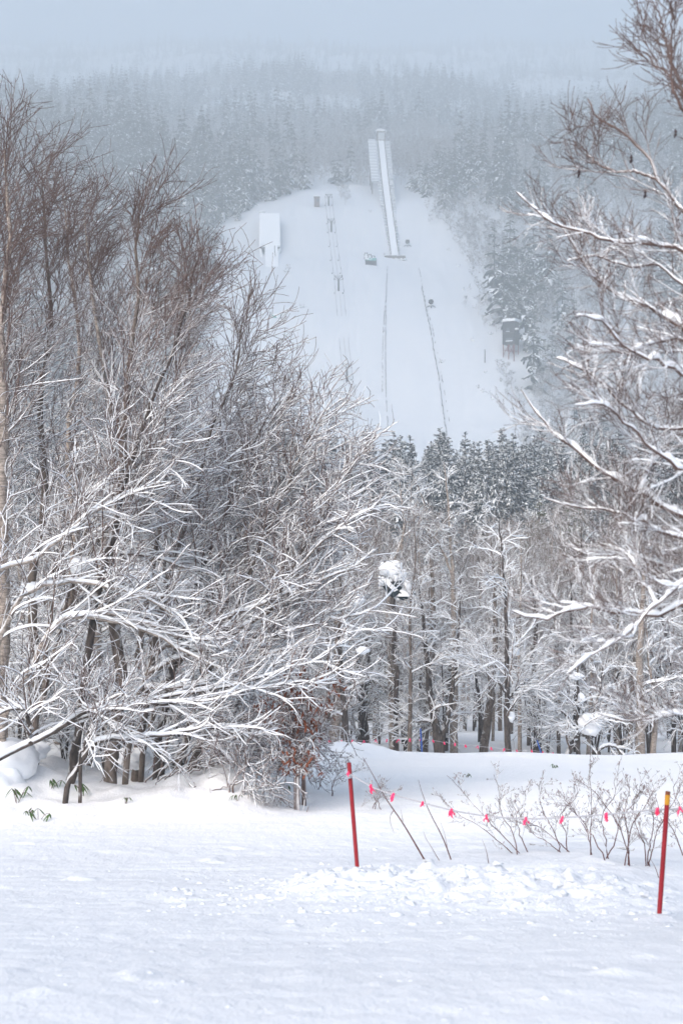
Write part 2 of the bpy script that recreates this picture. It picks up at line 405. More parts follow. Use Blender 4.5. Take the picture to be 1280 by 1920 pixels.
def caps(mb, P, R, rng, base, gain, sf=1.0, ns=4, steep=0.93, lump=0.4):
    """snow lying along the upper side of branches"""
    T = norm(np.gradient(P, axis=1)); tz = np.abs(T[..., 2])
    s = np.clip((steep - tz) / 0.35, 0, 1)
    nz = rng.uniform(1 - lump, 1 + lump * 0.6, s.shape)
    nz = 0.5 * nz + 0.25 * np.roll(nz, 1, 1) + 0.25 * np.roll(nz, -1, 1)
    if callable(sf): s = s * sf(P)
    else: s = s * sf
    h = (base * (0.35 + 0.65 * R / np.maximum(R.max(1, keepdims=True), 1e-6)) + gain * R) * s * nz
    h[:, 0] *= 0.6; h[:, -1] *= 0.25
    keep = h.max(1) > base * 0.15
    P, R, h = P[keep], R[keep], h[keep]
    if not len(P): return
    off = np.zeros_like(P); off[..., 2] = R * 0.55 + h * 0.45
    e = h / (h + base * 0.4 + 1e-9)
    mb.tubes(P, (R * 0.95 + h * 0.40) * e, ns, B=h * 0.62, off=off)

# ---- woodland template trees (built once, then copied)
def bare_template(seed, Ht, spread, bark, lean=0.0, nl=18, heavy=1.0, twigs=True):
    rng = np.random.default_rng(seed)
    r0 = 0.009 * Ht + 0.015
    k = np.linspace(0, 1, 6)[:, None]
    pts = np.concatenate([rng.normal(0, 0.02 * Ht, (6, 2)) * k + np.array([[lean * Ht, 0]]) * k ** 1.5, k * Ht], 1)
    pts[0] = (0, 0, -0.4)
    P0 = resample(pts, 18)[None]; R0 = (r0 * (1 - np.linspace(0, 1, 18)) ** 0.8 + 0.008)[None]
    P1, R1 = grow(P0, R0, nl, 0.30, 0.97, 0.27 * Ht * spread, 48, 9, rng, (0, 0, 0.05), 0.13, 0.5, 0.006, 0.72)
    P2, R2 = grow(P1, R1, 8, 0.15, 0.97, 0.11 * Ht * spread, 42, 6, rng, (0, 0, 0.05), 0.16, 0.6, 0.005, 0.5)
    P3, R3 = grow(P2, R2, 6, 0.1, 0.98, 0.055 * Ht, 40, 4, rng, (0, 0, 0.06), 0.14, 0.7, 0.005, 0.3)
    root = empty('bare_tree')
    t = MB(); t.tubes(P0, R0, 8, fr=0.6); t.build('trunk', bark, root, True)
    c = MB(); c.tubes(P1, R1, 5, fr=0.9); c.tubes(P2, R2, 4, fr=0.7); c.tubes(P3, R3 * 1.1, 3, fr=0.5)
    c.build('crown', M_twigg, root)
    s = MB(); top = lambda P: 1.0 - 0.8 * sstep(P[..., 2], 0.55 * Ht, 0.95 * Ht)
    caps(s, P1, R1, rng, 0.038 * heavy, 0.9, top, 4)
    caps(s, P2, R2, rng, 0.022 * heavy, 0.9, top, 3)
    caps(s, P3, R3, rng, 0.012 * heavy, 0.6, top, 3)
    s.build('snow_load', M_snow, root)
    return root

def set_label(root, label, cat='tree', group=None):
    return tag(root, label, cat, group)

# ---- conifers
def conifer_mesh(seed, Ht, wh, per, spr, mats, name, rmax=0.17, droop=0.5, fat=1.0):
    rng = np.random.default_rng(seed)
    mb = MB(); tr = MB()
    z = np.linspace(-0.4, Ht, 8)
    Pt = np.stack([np.zeros(8), np.zeros(8), z], -1)[None]
    tr.tubes(Pt, (0.014 * Ht * (1 - np.linspace(0, 1, 8)) + 0.02)[None], 6, fr=0.3)
    zz = Ht * (0.06 + 0.93 * np.linspace(0, 1, wh) ** 0.92)
    B = wh * per
    zb = np.repeat(zz, per) + rng.normal(0, 0.012 * Ht, B)
    az = rng.uniform(0, 2 * math.pi, B)
    rel = np.clip(1 - zb / (Ht * 1.01), 0, 1)
    ln = rmax * Ht * (rel ** 0.75) * rng.uniform(0.72, 1.15, B) * np.where(rel > 0.85, 0.8, 1) + 0.008 * Ht
    M = 5
    k = np.linspace(0, 1, M)
    rise = rng.uniform(0.15, 0.45, B) * (1.2 - rel)
    R_ = ln[:, None] * k[None]
    Z_ = zb[:, None] + ln[:, None] * (rise[:, None] * k[None] - droop * rng.uniform(0.7, 1.3, B)[:, None] * rel[:, None] ** 0.4 * k[None] ** 1.7)
    P = np.stack([np.cos(az)[:, None] * R_, np.sin(az)[:, None] * R_, Z_], -1)
    W = fat * ln[:, None] * 0.10 * np.array([0.5, 1.0, 1.0, 0.75, 0.12])[None] + 0.004 * Ht
    mb.tubes(P, W, 4, B=W * 0.45)
    if spr:
        C, CR = grow(P, W, spr, 0.15, 0.95, 1.0, 48, 3, rng, (0, 0, -0.14), 0.08, 0.5, 0.001, 0.0)
        # scale the sprays with their branch
        s = (np.repeat(ln, spr) * 0.34)[:, None, None]
        C = C[:, :1] + (C - C[:, :1]) * s
        wv = fat * s[:, :, 0] * np.array([0.12, 0.17, 0.13, 0.03])[None] + 0.0012 * Ht
        mb.tubes(C, wv, 4, B=wv * 0.4)
    return mb, tr

def far_bare_mesh(seed, Ht, mats):
    rng = np.random.default_rng(seed)
    k = np.linspace(0, 1, 5)[:, None]
    pts = np.concatenate([rng.normal(0, 0.03 * Ht, (5, 2)) * k, k * Ht], 1); pts[0] = (0, 0, -0.5)
    P0 = resample(pts, 10)[None]; R0 = (0.007 * Ht * (1 - np.linspace(0, 1, 10)) + 0.03)[None]
    P1, R1 = grow(P0, R0, 14, 0.12, 0.98, 0.44 * Ht, 55, 5, rng, (0, 0, 0.07), 0.12, 0.5, 0.03, 0.6)
    P2, R2 = grow(P1, R1, 7, 0.15, 0.98, 0.15 * Ht, 42, 4, rng, (0, 0, 0.10), 0.15, 0.6, 0.022, 0.4)
    P3, R3 = grow(P2, R2, 6, 0.1, 0.98, 0.085 * Ht, 45, 2, rng, (0, 0, 0.05), 0.15, 0.8, 0.022, 0.3)
    mb = MB(); mb.tubes(P0, R0, 5, fr=0.5); mb.tubes(P1, R1, 4, fr=0.9); mb.tubes(P2, R2, 3, fr=0.9); mb.tubes(P3, R3, 3, fr=0.9)
    return mb


# ------------------------------------------------------------------ ski jump and the things on its slope
def frame_pts(lst):
    return np.array([px(a, b, d) for a, b, d in lst])

def strip(mb, A, w0, w1, h0, h1, m=0):
    """bent slab along the centre line A, from side offset w0 to w1 and height h0 to h1 (arrays or numbers)"""
    n = len(A); T = norm(np.gradient(A, axis=0)); side = np.cross(T, [0, 0, 1.0]); side = norm(side); up = np.cross(side, T)
    b = lambda q: np.broadcast_to(np.asarray(q, float), (n,))[:, None]
    w0, w1, h0, h1 = b(w0), b(w1), b(h0), b(h1)
    ring = np.stack([A + side * w0 + up * h0, A + side * w1 + up * h0, A + side * w1 + up * h1, A + side * w0 + up * h1], 1)
    idx = np.arange(n * 4).reshape(n, 4)
    f = np.stack([idx[:-1], np.roll(idx[:-1], -1, 1), np.roll(idx[1:], -1, 1), idx[1:]], -1).reshape(-1, 4)
    f = np.concatenate([f, idx[:1, ::-1], idx[-1:]])
    mb.add(ring, f, m)
    return side, up

axis = resample(frame_pts([(740, 478, 612), (735.5, 445, 629.5), (728.5, 392, 654), (722, 340, 678), (717, 292, 699.5), (714, 263, 712)]), 40)
sj = tag(empty('ski_jump', axis[0]), 'tall ski jump with a long snowy in-run and start cabin, top of the slope', 'ski jump')
inv = lambda o: setattr(o, 'matrix_parent_inverse', o.parent.matrix_world.inverted()) if o.parent else None
def bp(mb, name, m, parent, smooth=False):
    """build a part whose coordinates are world coordinates"""
    o = mb.build(name, m, None, smooth); o.parent = parent
    p = Vector((0, 0, 0)); q = parent
    while q is not None: p = p + Vector(q.location); q = q.parent
    o.data.transform(__import__('mathutils').Matrix.Translation(-p)); return o

k = np.linspace(0, 1, 40)
b_ = MB(); strip(b_, axis, -1.45, 1.45, -0.25, 0.12); bp(b_, 'track', M_roofsnow, sj)
wl = np.interp(k, [0, 0.25, 0.55, 1], [0.25, 0.9, 1.9, 2.1])
wr = np.interp(k, [0, 0.25, 0.55, 1], [0.3, 0.9, 1.9, 2.6])
rngS = np.random.default_rng(5)
hl = 0.35 + 0.12 * rngS.normal(0, 1, 40); hr = 0.35 + 0.12 * rngS.normal(0, 1, 40)
for sg, ww_, hh_ in ((-1, wl, hl), (1, wr, hr)):
    b_ = MB()
    if sg < 0: strip(b_, axis, -1.75 - ww_, -1.75, -0.5, -0.2)
    else: strip(b_, axis, 1.75, 1.75 + ww_, -0.5, -0.2)
    for i in range(1, 39):
        T = axis[min(i + 1, 39)] - axis[i - 1]; sd_ = norm(np.cross(T, [0, 0, 1.0]))
        for q in range(3):
            if rngS.uniform() < 0.8:
                b_.blob(axis[i] + sd_ * sg * (1.8 + ww_[i] * rngS.uniform(0.1, 0.95)) + [0, rngS.uniform(-.6, .6), 0.02], [rngS.uniform(.25, .5), rngS.uniform(.3, .8), .25], i * 7 + q, 8, 6, m=1)
    bp(b_, 'walkway', [M_panel, M_roofsnow], sj)
b_ = MB(); strip(b_, axis, -1.72, -1.50, -0.3, 0.38); bp(b_, 'rail', M_wood, sj)
b_ = MB(); strip(b_, axis, 1.50, 1.72, -0.3, 0.42); bp(b_, 'rail', M_wood, sj)
lb = axis[16:]
side_r = 1.75 + wr[16:]
b_ = MB(); strip(b_, lb, side_r, side_r + 0.10, -1.2, 0.75); bp(b_, 'parapet', M_panel, sj)
# wide wind screen left of the upper run
up_i = axis[25:]
b_ = MB(); strip(b_, up_i, -6.6, -2.0 - wl[25:] + 1.3, -0.4, 0.55)
for i in range(0, len(up_i) - 1):
    strip(b_, np.stack([up_i[i], 0.86 * up_i[i] + 0.14 * up_i[i + 1]]), -6.65, -2.9, 0.551, 0.60, m=1)
ws = bp(b_, 'wind_screen', [M_panel, M_roofsnow], sj)
# trestle legs and braces
for i in (20, 24, 28, 32, 36):
    for sg in (-1, 1):
        T = axis[i + 1] - axis[i - 1]; sd_ = norm(np.cross(T, [0, 0, 1.0]))
        p = axis[i] + sd_ * sg * (5.8 if (i >= 25 and sg < 0) else 2.6) + [0, 0, -0.5]
        q = p.copy(); q[2] = float(H(p[0], p[1])) - 0.5
        if p[2] - q[2] > 1.0:
            b_ = MB(); b_.bar(q, p, 0.22); bp(b_, 'trestle_leg', M_wood, sj)
    b_ = MB()
    p = axis[i] + sd_ * -2.6 + [0, 0, -0.6]; q = axis[i] + sd_ * 2.6 + [0, 0, -0.6]
    q[2] = max(float(H(q[0], q[1])), q[2] - 6)
    b_.bar(p, q, 0.12); bp(b_, 'brace', M_wood, sj)
b_ = MB(); strip(b_, axis[14:], -2.3, 2.3, -1.1, -0.55); bp(b_, 'deck_beam', M_wood, sj)
# start cabin
c0 = axis[-1] + [0, 1.6, 0.6]
b_ = MB(); b_.box(c0 + [0, 0, 1.5], (4.1, 4.0, 4.6)); cab = bp(b_, 'start_cabin', M_wood, sj)
b_ = MB(); b_.box(c0 + [0.1, -2.03, 1.4], (3.2, 0.06, 3.6)); bp(b_, 'shutter', M_panel, cab)
for a_ in (-1.85, 1.85):
    b_ = MB(); b_.box(c0 + [a_, -2.06, 1.4], (0.3, 0.1, 4.2)); bp(b_, 'door_frame', M_wood, cab)
b_ = MB(); b_.box(c0 + [0, 0, 3.92], (5.0, 4.8, 0.22)); b_.blob(c0 + [0, 0, 4.5], (3.0, 2.7, 0.85), 3, 20, 12, 0.08); bp(b_, 'roof_snow', M_roofsnow, cab, True)
# take-off wall
t0 = axis[0]
b_ = MB()
gz = float(H(t0[0], t0[1] - 0.5))
b_.box((t0[0], t0[1] - 0.35, (t0[2] - 0.35 + gz - 0.8) / 2), (8.9, 0.5, t0[2] - 0.35 - gz + 0.8))
for i in range(14):
    b_.blob((t0[0] - 4.2 + i * 0.65, t0[1] - 0.3, t0[2] - 0.2), (0.5, 0.55, 0.22 + 0.1 * math.sin(i * 1.7)), i, 9, 6, m=1)
for i in range(12):
    b_.blob((t0[0] - 4.3 + i * 0.78, t0[1] - 0.95, gz + 0.0), (0.6, 0.6, 0.42 + 0.2 * math.sin(i * 2.3)), i + 40, 9, 6, m=1)
bp(b_, 'takeoff_wall', [M_wood, M_roofsnow], sj)
b_ = MB(); b_.box((t0[0] - 4.5, t0[1] - 0.2, t0[2] + 0.15), (0.25, 0.3, 1.6)); bp(b_, 'corner_post', M_wood, sj)

# small ski jump on the left, buried in snow
sA = frame_pts([(506, 464, 615), (505.5, 403, 640)])
sm = tag(empty('small_ski_jump', sA[0]), 'small ski jump buried in thick snow on the left shoulder of the slope', 'ski jump')
A2 = resample(sA, 6)
b_ = MB(); strip(b_, A2, -4.35, 4.35, -0.9, 0.0); bp(b_, 'platform', M_wood, sm)
for sg in (-1, 1):
    lo, hi = [], []
    for k_ in (0, 5):
        for dx in (-0.1, 0.1):
            p = A2[k_] + np.array([sg * 3.6 + dx, 0.6 if k_ == 0 else 0, -0.95]); hi.append(p); q = p.copy(); q[2] = float(H(p[0], p[1])) - 0.5; lo.append(q)
    b_ = MB(); b_.hexa([lo[0], lo[1], lo[3], lo[2]], [hi[0], hi[1], hi[3], hi[2]]); bp(b_, 'shade_wall', M_wood, sm)  # walls added under the deck to deepen the shade around it
b_ = MB(); strip(b_, A2, -4.62, 4.62, 0.003, 1.0); dk = bp(b_, 'snow_load', M_roofsnow, sm)
bv = dk.modifiers.new('soft', 'BEVEL'); bv.width = 0.4; bv.segments = 3
A3 = resample(frame_pts([(509.5, 503, 588), (509, 485, 600), (508, 470, 611), (508, 459, 617)]), 12)
b_ = MB(); strip(b_, A3, -2.6, 2.9, -3.0, 0.55); bp(b_, 'inrun', M_roofsnow, sm)
for sg, x_ in ((-1, -3.9), (1, 4.0)):
    p = A2[0] + np.array([x_, 0.4, -0.6]); q = p.copy(); q[2] = float(H(p[0], p[1])) - 0.6
    b_ = MB(); b_.bar(q, p, 0.28); bp(b_, 'post', M_wood, sm)
    b_ = MB(); b_.box(p + [0, 0.2, -1.2], (1.1, 0.6, 1.4)); pl = bp(b_, 'side_landing', M_wood, sm)
    b_ = MB()
    for j in range(5): b_.blob(p + [sg * 0.15 - sg * 0.16 * j, -0.4 - j * 0.5, -0.6 - j * 0.75], (0.6, 0.8, 0.75), j + 60, 9, 6)
    bp(b_, 'snow_load', M_roofsnow, sm, True)
    p2 = A2[-2] + np.array([x_, 0, -0.6]); q2 = p2.copy(); q2[2] = float(H(p2[0], p2[1])) - 0.6
    b_ = MB(); b_.bar(q2, p2, 0.28); bp(b_, 'post', M_wood, sm)
b_ = MB(); strip(b_, A3[5:], 1.45, 1.75, 0.55, 0.62); bp(b_, 'gap_board', M_wood, sm)
b_ = MB(); b_.blob(A2[-1] + [-3.4, 0.4, 1.3], (1.5, 1.4, 0.85), 8, 14, 9, 0.1); bp(b_, 'snow_heap', M_roofsnow, sm, True)

# little take-off stand below it
q = hit(517, 596, 400)
so = tag(empty('takeoff_railing', q), 'small teal railing half buried in snow below the buried ski jump', 'railing')
b_ = MB(); b_.box(q + [0, 0, 0.55], (2.6, 0.15, 1.0)); bp(b_, 'panel', M_teal, so)
for x_ in (-2.0, 1.9):
    b_ = MB(); b_.box(q + [x_, 0.2, 0.6], (0.3, 0.3, 3.4 if x_ < 0 else 2.8)); bp(b_, 'post', M_steel, so)
b_ = MB(); b_.blob(q + [0.2, 0.1, 1.15], (1.7, 0.5, 0.35), 4, 12, 7, .15); b_.blob(q + [0.9, -.3, 0.4], (0.8, 0.5, 0.6), 9, 12, 7, .15); bp(b_, 'snow_load', M_roofsnow, so, True)

# coaches' stand beside the take-off
q = hit(695, 497, 400)
cs = tag(empty('viewing_stand', q), 'stepped stand with teal front and snowy railings beside the ski jump table', 'stand')
b_ = MB(); b_.box(q + [0, 1.2, 0.7], (4.6, 2.2, 2.6)); bp(b_, 'base', M_darkcl, cs)
b_ = MB(); b_.box(q + [0.7, 0.0, 2.35], (3.2, 0.15, 1.1)); b_.box(q + [-0.1, 0.06, 2.1], (4.9, 0.1, 0.25)); bp(b_, 'front_panel', M_teal, cs)
b_ = MB(); b_.blob(q + [-0.2, 0.9, 2.4], (2.3, 1.1, 0.5), 5, 14, 8, .15); b_.blob(q + [-1.5, 0.0, 2.7], (0.9, 0.4, 0.4), 6, 10, 7, .2); bp(b_, 'snow_load', M_roofsnow, cs, True)
for i in range(3):
    fx = -2.0 + i * 1.55; z0 = 2.5 + (2 - i) * 0.55
    b_ = MB()
    for a in (-.65, .65):
        b_.bar(q + [fx + a, 2.0 + i * .3, z0 - 0.8], q + [fx + a * 0.8, 2.0 + i * .3, z0 + 1.9], 0.15)
    b_.bar(q + [fx - .6, 2.0 + i * .3, z0 + 1.85], q + [fx + .6, 2.0 + i * .3, z0 + 1.65], 0.15)
    b_.bar(q + [fx - .6, 2.0 + i * .3, z0 + .9], q + [fx + .6, 2.0 + i * .3, z0 + .7], 0.11)
    fr = bp(b_, 'railing', M_steel, cs)
    b_ = MB(); b_.box(q + [fx, 2.3 + i * .3, z0 + 0.2], (1.3, 1.0, 0.5)); b_.blob(q + [fx, 2.2 + i * .3, z0 + 0.75], (0.75, .7, .5), i, 9, 6); bp(b_, 'step_snow', M_roofsnow, cs, True)
for a in (-2.2, 2.2):
    b_ = MB(); b_.box(q + [a, -0.1, 1.0], (0.22, 0.22, 2.6)); bp(b_, 'post', M_steel, cs)

# dark judges' tower at the right edge of the slope
q = hit(957, 668, 300)
mpx = q[1] / FPX
jt = tag(empty('judges_tower', q), 'dark judges tower on rust red legs at the right edge of the slope', 'tower')
rz = math.radians(-28); cr_, sr_ = math.cos(rz), math.sin(rz)
def jl(a, b, c): return q + np.array([a * cr_ - b * sr_, a * sr_ + b * cr_, c])
zb, zt = 4.0, 12.0
b_ = MB(); b_.box(jl(0, 0, (zb + zt) / 2), (4.5, 4.6, zt - zb), rz); body = bp(b_, 'body', M_darkcl, jt)
b_ = MB(); b_.box(jl(0, 0, zt + 0.12), (5.3, 5.4, 0.24), rz); rf = bp(b_, 'roof', M_pale, jt)
b_ = MB(); b_.box(jl(0.1, 0.1, zt + 0.62), (4.7, 4.8, 0.75), rz); b_.blob(jl(-1.2, 1.6, zt + 1.3), (.6, .6, .5), 2, 9, 6); o = bp(b_, 'roof_snow', M_roofsnow, jt)
bv = o.modifiers.new('soft', 'BEVEL'); bv.width = 0.25; bv.segments = 2
for a in (-2.0, 0, 2.0):
    for b in (-2.1, 2.1):
        b_ = MB(); p = jl(a, b, zb); p0 = p.copy(); p0[2] = float(H(p[0], p[1])) - 0.5
        b_.bar(p0, p, 0.17); bp(b_, 'leg', M_rust, jt)
b_ = MB()
for a, c in ((-2.0, 0), (0, 2.0), (2.0, 0)):
    b_.bar(jl(a, -2.1, 0.2), jl(c, -2.1, zb), 0.09)
b_.bar(jl(-2, -2.1, 1.9), jl(2, -2.1, 1.9), 0.10); b_.bar(jl(-2, 2.1, 1.9), jl(2, 2.1, 1.9), 0.10)
bp(b_, 'bracing', M_rust, jt)
for (a, c, ww, hh) in ((0.3, 5.7, 2.4, 1.0), (-0.2, 9.2, 1.1, 1.2)):
    b_ = MB(); b_.box(jl(a, -2.33, c), (ww, 0.08, hh), rz); wn = bp(b_, 'window', M_glass, jt)
    b_ = MB(); b_.box(jl(a, -2.42, c - hh / 2 - 0.1), (ww + 0.2, 0.25, 0.28), rz); bp(b_, 'sill', M_roofsnow if c < 6 else M_panel, wn)
for (b, c, hh) in ((-0.9, 5.6, 1.7), (1.3, 6.4, 1.7)):
    b_ = MB(); b_.box(jl(-2.29, b, c), (0.08, 0.55, hh), rz); wn = bp(b_, 'window', M_pale, jt)
    b_ = MB(); b_.box(jl(-2.34, b + .1, c + .1), (0.06, 0.22, hh * 0.5), rz); bp(b_, 'pane', M_glass, wn)
for i in range(5):
    b_ = MB(); b_.box(jl(-2.28, 1.5 - i * 0.62, 11.2 - i * 0.55), (0.07, 0.34, 1.0), rz); bp(b_, 'window', M_panel, jt)
b_ = MB(); b_.box(jl(-0.1, -2.31, 8.0), (4.5, 0.06, 0.12), rz); bp(b_, 'band', M_wood, jt)
b_ = MB(); b_.box(jl(2.9, -1.6, 8.9), (1.3, 0.9, 0.12), rz); bp(b_, 'balcony', M_wood, jt)
b_ = MB(); b_.blob(jl(2.8, -1.6, 9.3), (0.9, 0.6, 0.35), 3, 9, 6); bp(b_, 'snow_load', M_roofsnow, jt, True)

# hut at the top of the lift
q = hit(594, 387, 400)
ht = tag(empty('lift_hut', q), 'small brown hut with snow on its flat roof at the top of the lift', 'hut')
b_ = MB(); b_.box(q + [0, 0, 1.9], (2.5, 2.4, 4.4)); bp(b_, 'wall', M_hut, ht)
b_ = MB(); b_.box(q + [0.35, -1.23, 2.5], (1.0, 0.06, 1.4)); wn = bp(b_, 'window', M_glass, ht)
b_ = MB(); b_.box(q + [0, 0, 4.2], (2.9, 2.8, 0.2)); bp(b_, 'roof', M_wood, ht)
b_ = MB(); b_.box(q + [0, 0, 4.5], (2.8, 2.7, 0.4)); bp(b_, 'roof_snow', M_roofsnow, ht)

# lift pylons
LIFT = [(616, 386, 'topmost pylon of the drag lift, beside the small brown hut'), (621, 434, 'second drag lift pylon from the top, level with the buried ski jump'),
        (634.5, 545, 'third drag lift pylon from the top, alone in the middle of the slope'), (650, 716, 'lowest drag lift pylon with the longest post, just above the left tree tops')]
heads = []
for i, (a, b, lab) in enumerate(LIFT):
    q = hit(a, b, 300)
    hp = (5.4, 5.6, 5.8, 6.2)[i]
    py = tag(empty('lift_pylon', q), lab, 'lift pylon', 'drag lift pylons')
    b_ = MB(); b_.bar(q + [0, 0, -1], q + [0, 0, hp - 1.6], 0.36); bp(b_, 'post', M_steel, py)
    b_ = MB()
    for sx in (-1, 1):
        b_.bar(q + [0, 0, hp - 1.6], q + [sx * 1.55, 0, hp], 0.14)
        b_.bar(q + [0, 0, hp - 1.6], q + [sx * 0.55, 0, hp], 0.08)
        b_.bar(q + [sx * 1.7, 0, hp - 1.3], q + [sx * 1.2, 0, hp], 0.07)
        b_.bar(q + [sx * 1.7, 0, hp - 1.3], q + [0, 0, hp - 1.9], 0.07)
    b_.bar(q + [-1.6, 0, hp], q + [1.6, 0, hp], 0.14)
    bp(b_, 'crossarm', M_steel, py)
    for sx in (-1, 1):
        b_ = MB(); b_.box(q + [sx * 1.6, 0, hp - 1.35], (0.35, 1.6, 0.3)); bp(b_, 'sheave', M_steel, py)
    b_ = MB(); b_.blob(q + [0, 0, hp + 0.12], (1.5, 0.25, 0.14), i, 10, 6); bp(b_, 'snow_load', M_roofsnow, py, True)
    heads.append(q + [0, 0, hp - 1.35])
heads.append(hit(664, 800, 300) + [0, 0, 4.5])
hang_n = 0
for sx, nm in ((-1, 'left hand haul cable of the drag lift running down the slope'), (1, 'right hand haul cable of the drag lift running down the slope'), (0, 'middle signal cable of the drag lift, between the two haul cables')):
    b_ = MB()
    for i in range(len(heads) - 1):
        P = np.linspace(heads[i] + [sx * 1.6, 0, 0], heads[i + 1] + [sx * 1.6, 0, 0], 14); P[:, 2] -= 1.3 * np.sin(np.linspace(0, math.pi, 14))
        b_.tubes(P, np.full(14, 0.045), 4)
        if sx:
            for t in np.arange(0.14, 0.97, 0.22 if i < 3 else 0.3):
                p = P[int(t * 13)]
                h_ = MB()
                C = resample([p, p + [0.05, 0, -0.9], p + [0.30, 0, -1.6], p + [0.10, 0, -2.4], p + [-0.25, 0, -2.7]], 12)
                h_.tubes(C, np.full(12, 0.07), 4); h_.blob(C[-1], 0.24, 1, 8, 6, 0)
                tag(h_.build('tow_hanger', M_steel), 'curled tow hanger with a round seat on the ' + ('left' if sx < 0 else 'right') + ' lift cable', 'tow hanger', 'tow hangers on the %s lift cable' % ('left' if sx < 0 else 'right'))
    tag(b_.build('lift_cable', M_steel), nm, 'cable')

# snow guns
for a, b, lab in ((763.5, 462, 'dark snow gun standing in the snow right of the ski jump table'), (807.5, 576, 'dark snow gun beside the right fence of the landing slope')):
    q = hit(a, b, 300)
    sg = tag(empty('snow_gun', q), lab, 'snow gun', 'snow guns')
    b_ = MB()
    P = np.array([q + [0, 0.6, 1.9], q + [0, 0.2, 1.95], q + [0, -0.5, 2.05], q + [0, -0.9, 2.1]]); b_.tubes(P, np.array([0.75, 0.95, 1.0, 0.85]), 12); b_.bar(P[0], P[0] + [0, 0.25, 0], 0.75); b_.bar(P[-1] + [0, .05, 0], P[-1] - [0, .05, 0], 0.8); bp(b_, 'barrel', M_darkcl, sg)
    b_ = MB(); b_.bar(q + [0, 0, -.3], q + [0, 0, 1.4], 0.16); bp(b_, 'mast', M_steel, sg)
    for sx in (-1, 1):
        b_ = MB(); b_.bar(q + [0, 0, 0.8], q + [sx * 1.7, -0.5, -0.1], 0.13); bp(b_, 'leg', M_steel, sg)
    b_ = MB(); b_.bar(q + [0, 0, 0.8], q + [0, -1.3, -0.5], 0.13); bp(b_, 'leg', M_steel, sg)
    b_ = MB(); b_.blob(q + [0, 0, 3.0], (0.65, 0.7, 0.42), 7, 10, 7, .1); b_.blob(q + [0, -0.3, 0.75], (1.1, 0.5, 0.2), 8, 10, 7, .2); bp(b_, 'snow_load', M_roofsnow, sg, True)

# marker post, marker stakes
q = hit(908.5, 681, 300)
b_ = MB(); b_.bar(q + [0, 0, -.5], q + [0, 0, 4.8], 0.16); o = tag(b_.build('marker_post', M_steel), 'thin dark post standing alone in the snow left of the judges tower', 'post')

# low net fences along the landing slope
def fence(pxs, lab, seed, dens=0.6, hgt=0.55, mt=None):
    rng = np.random.default_rng(seed)
    pts = np.array([hit(a, b, 300) for a, b in pxs]); P = resample(pts, 70)
    P[:, 2] = H(P[:, 0], P[:, 1])
    P[:, 0] += rng.normal(0, 0.07, 70)
    root = tag(empty('snow_fence', P[-1]), lab, 'fence')
    n_ = MB()
    for i in range(69):
        if rng.uniform() < dens:
            a, b = P[i], P[i + 1]; h0, h1 = rng.uniform(0.3, 1.0, 2) * hgt
            dx = np.array([0.06, 0, 0])
            n_.hexa([a - dx, a + dx, b + dx, b - dx], [a - dx + [0, 0, h0], a + dx + [0, 0, h0], b + dx + [0, 0, h1], b - dx + [0, 0, h1]])
    bp(n_, 'net', mt or M_net, root)
    for i in range(0, 70, 3):
        b_ = MB(); b_.bar(P[i] + [0, 0, -.2], P[i] + [0, 0, hgt * rng.uniform(0.9, 1.7)], 0.07); bp(b_, 'post', M_net, root)
fence([(726, 503), (723.5, 560), (722.5, 640), (723, 720), (727, 800)], 'low dark net fence along the left edge of the landing slope', 1, 0.75)
fence([(722, 575), (717.5, 640), (716.5, 735)], 'broken outer line of net fence left of the landing slope', 2, 0.45, 0.4)
fence([(790, 540), (800, 590), (812, 650), (823, 715), (833, 790), (837, 815)], 'low dark net fence along the right edge of the landing slope', 3, 0.9, 0.65)
fence([(785, 505), (796, 560), (815, 640), (828, 710), (842, 790)], 'faint outer line of net fence right of the landing slope', 4, 0.35, 0.4)
# dry weeds poking through the slope
rng = np.random.default_rng(77)
weed = None
for (a, b) in [(535, 510), (541, 513), (569, 576), (563, 577), (693, 398), (905, 735), (895, 728), (922, 750), (930, 745), (917, 738), (880, 485), (873, 560), (868, 545), (885, 640), (918, 628), (917, 610), (826, 680), (908, 700), (938, 715), (945, 705), (840, 470), (858, 500), (890, 520), (905, 565)]:
    q = hit(a, b, 300); b_ = MB()
    for j in range(7):
        d = rng.normal(0, 0.6, 3); d[2] = abs(d[2]) + 0.7
        b_.bar((0, 0, -0.2), d * rng.uniform(0.5, 1.0), 0.05)
    b_.blob((0.2, 0.3, 0.35), (0.7, 0.7, 0.4), int(a), 9, 6, m=1)
    o = b_.build('dry_bush', [M_net, M_roofsnow]); o.location = q; tag(o, 'tiny dark bush poking out of the snow on the open ski slope', 'bush', 'tiny bushes on the ski slope')

# ------------------------------------------------------------------ forests of the far mountain
rng = np.random.default_rng(2024)
far_con = []; far_bar = []
CON_H = (19.0, 23.0, 20.0, 25.0); BAR_H = (13.0, 15.0, 12.0)
for s, Ht in enumerate(CON_H):
    mb, tr = conifer_mesh(100 + s, Ht, 10, 6, 4, None, 'conifer', 0.20 + 0.03 * (s % 2), 0.66, 2.0)
    mb.v += tr.v; mb.f += [q + mb.n for q in tr.f]; mb.m += tr.m; mb.fr += tr.fr; mb.n += tr.n
    far_con.append(mb.mesh('far_conifer', [M_farneedle]))
for s, Ht in enumerate(BAR_H):
    far_bar.append(far_bare_mesh(140 + s, Ht, None).mesh('far_bare_tree', [M_fartwig]))

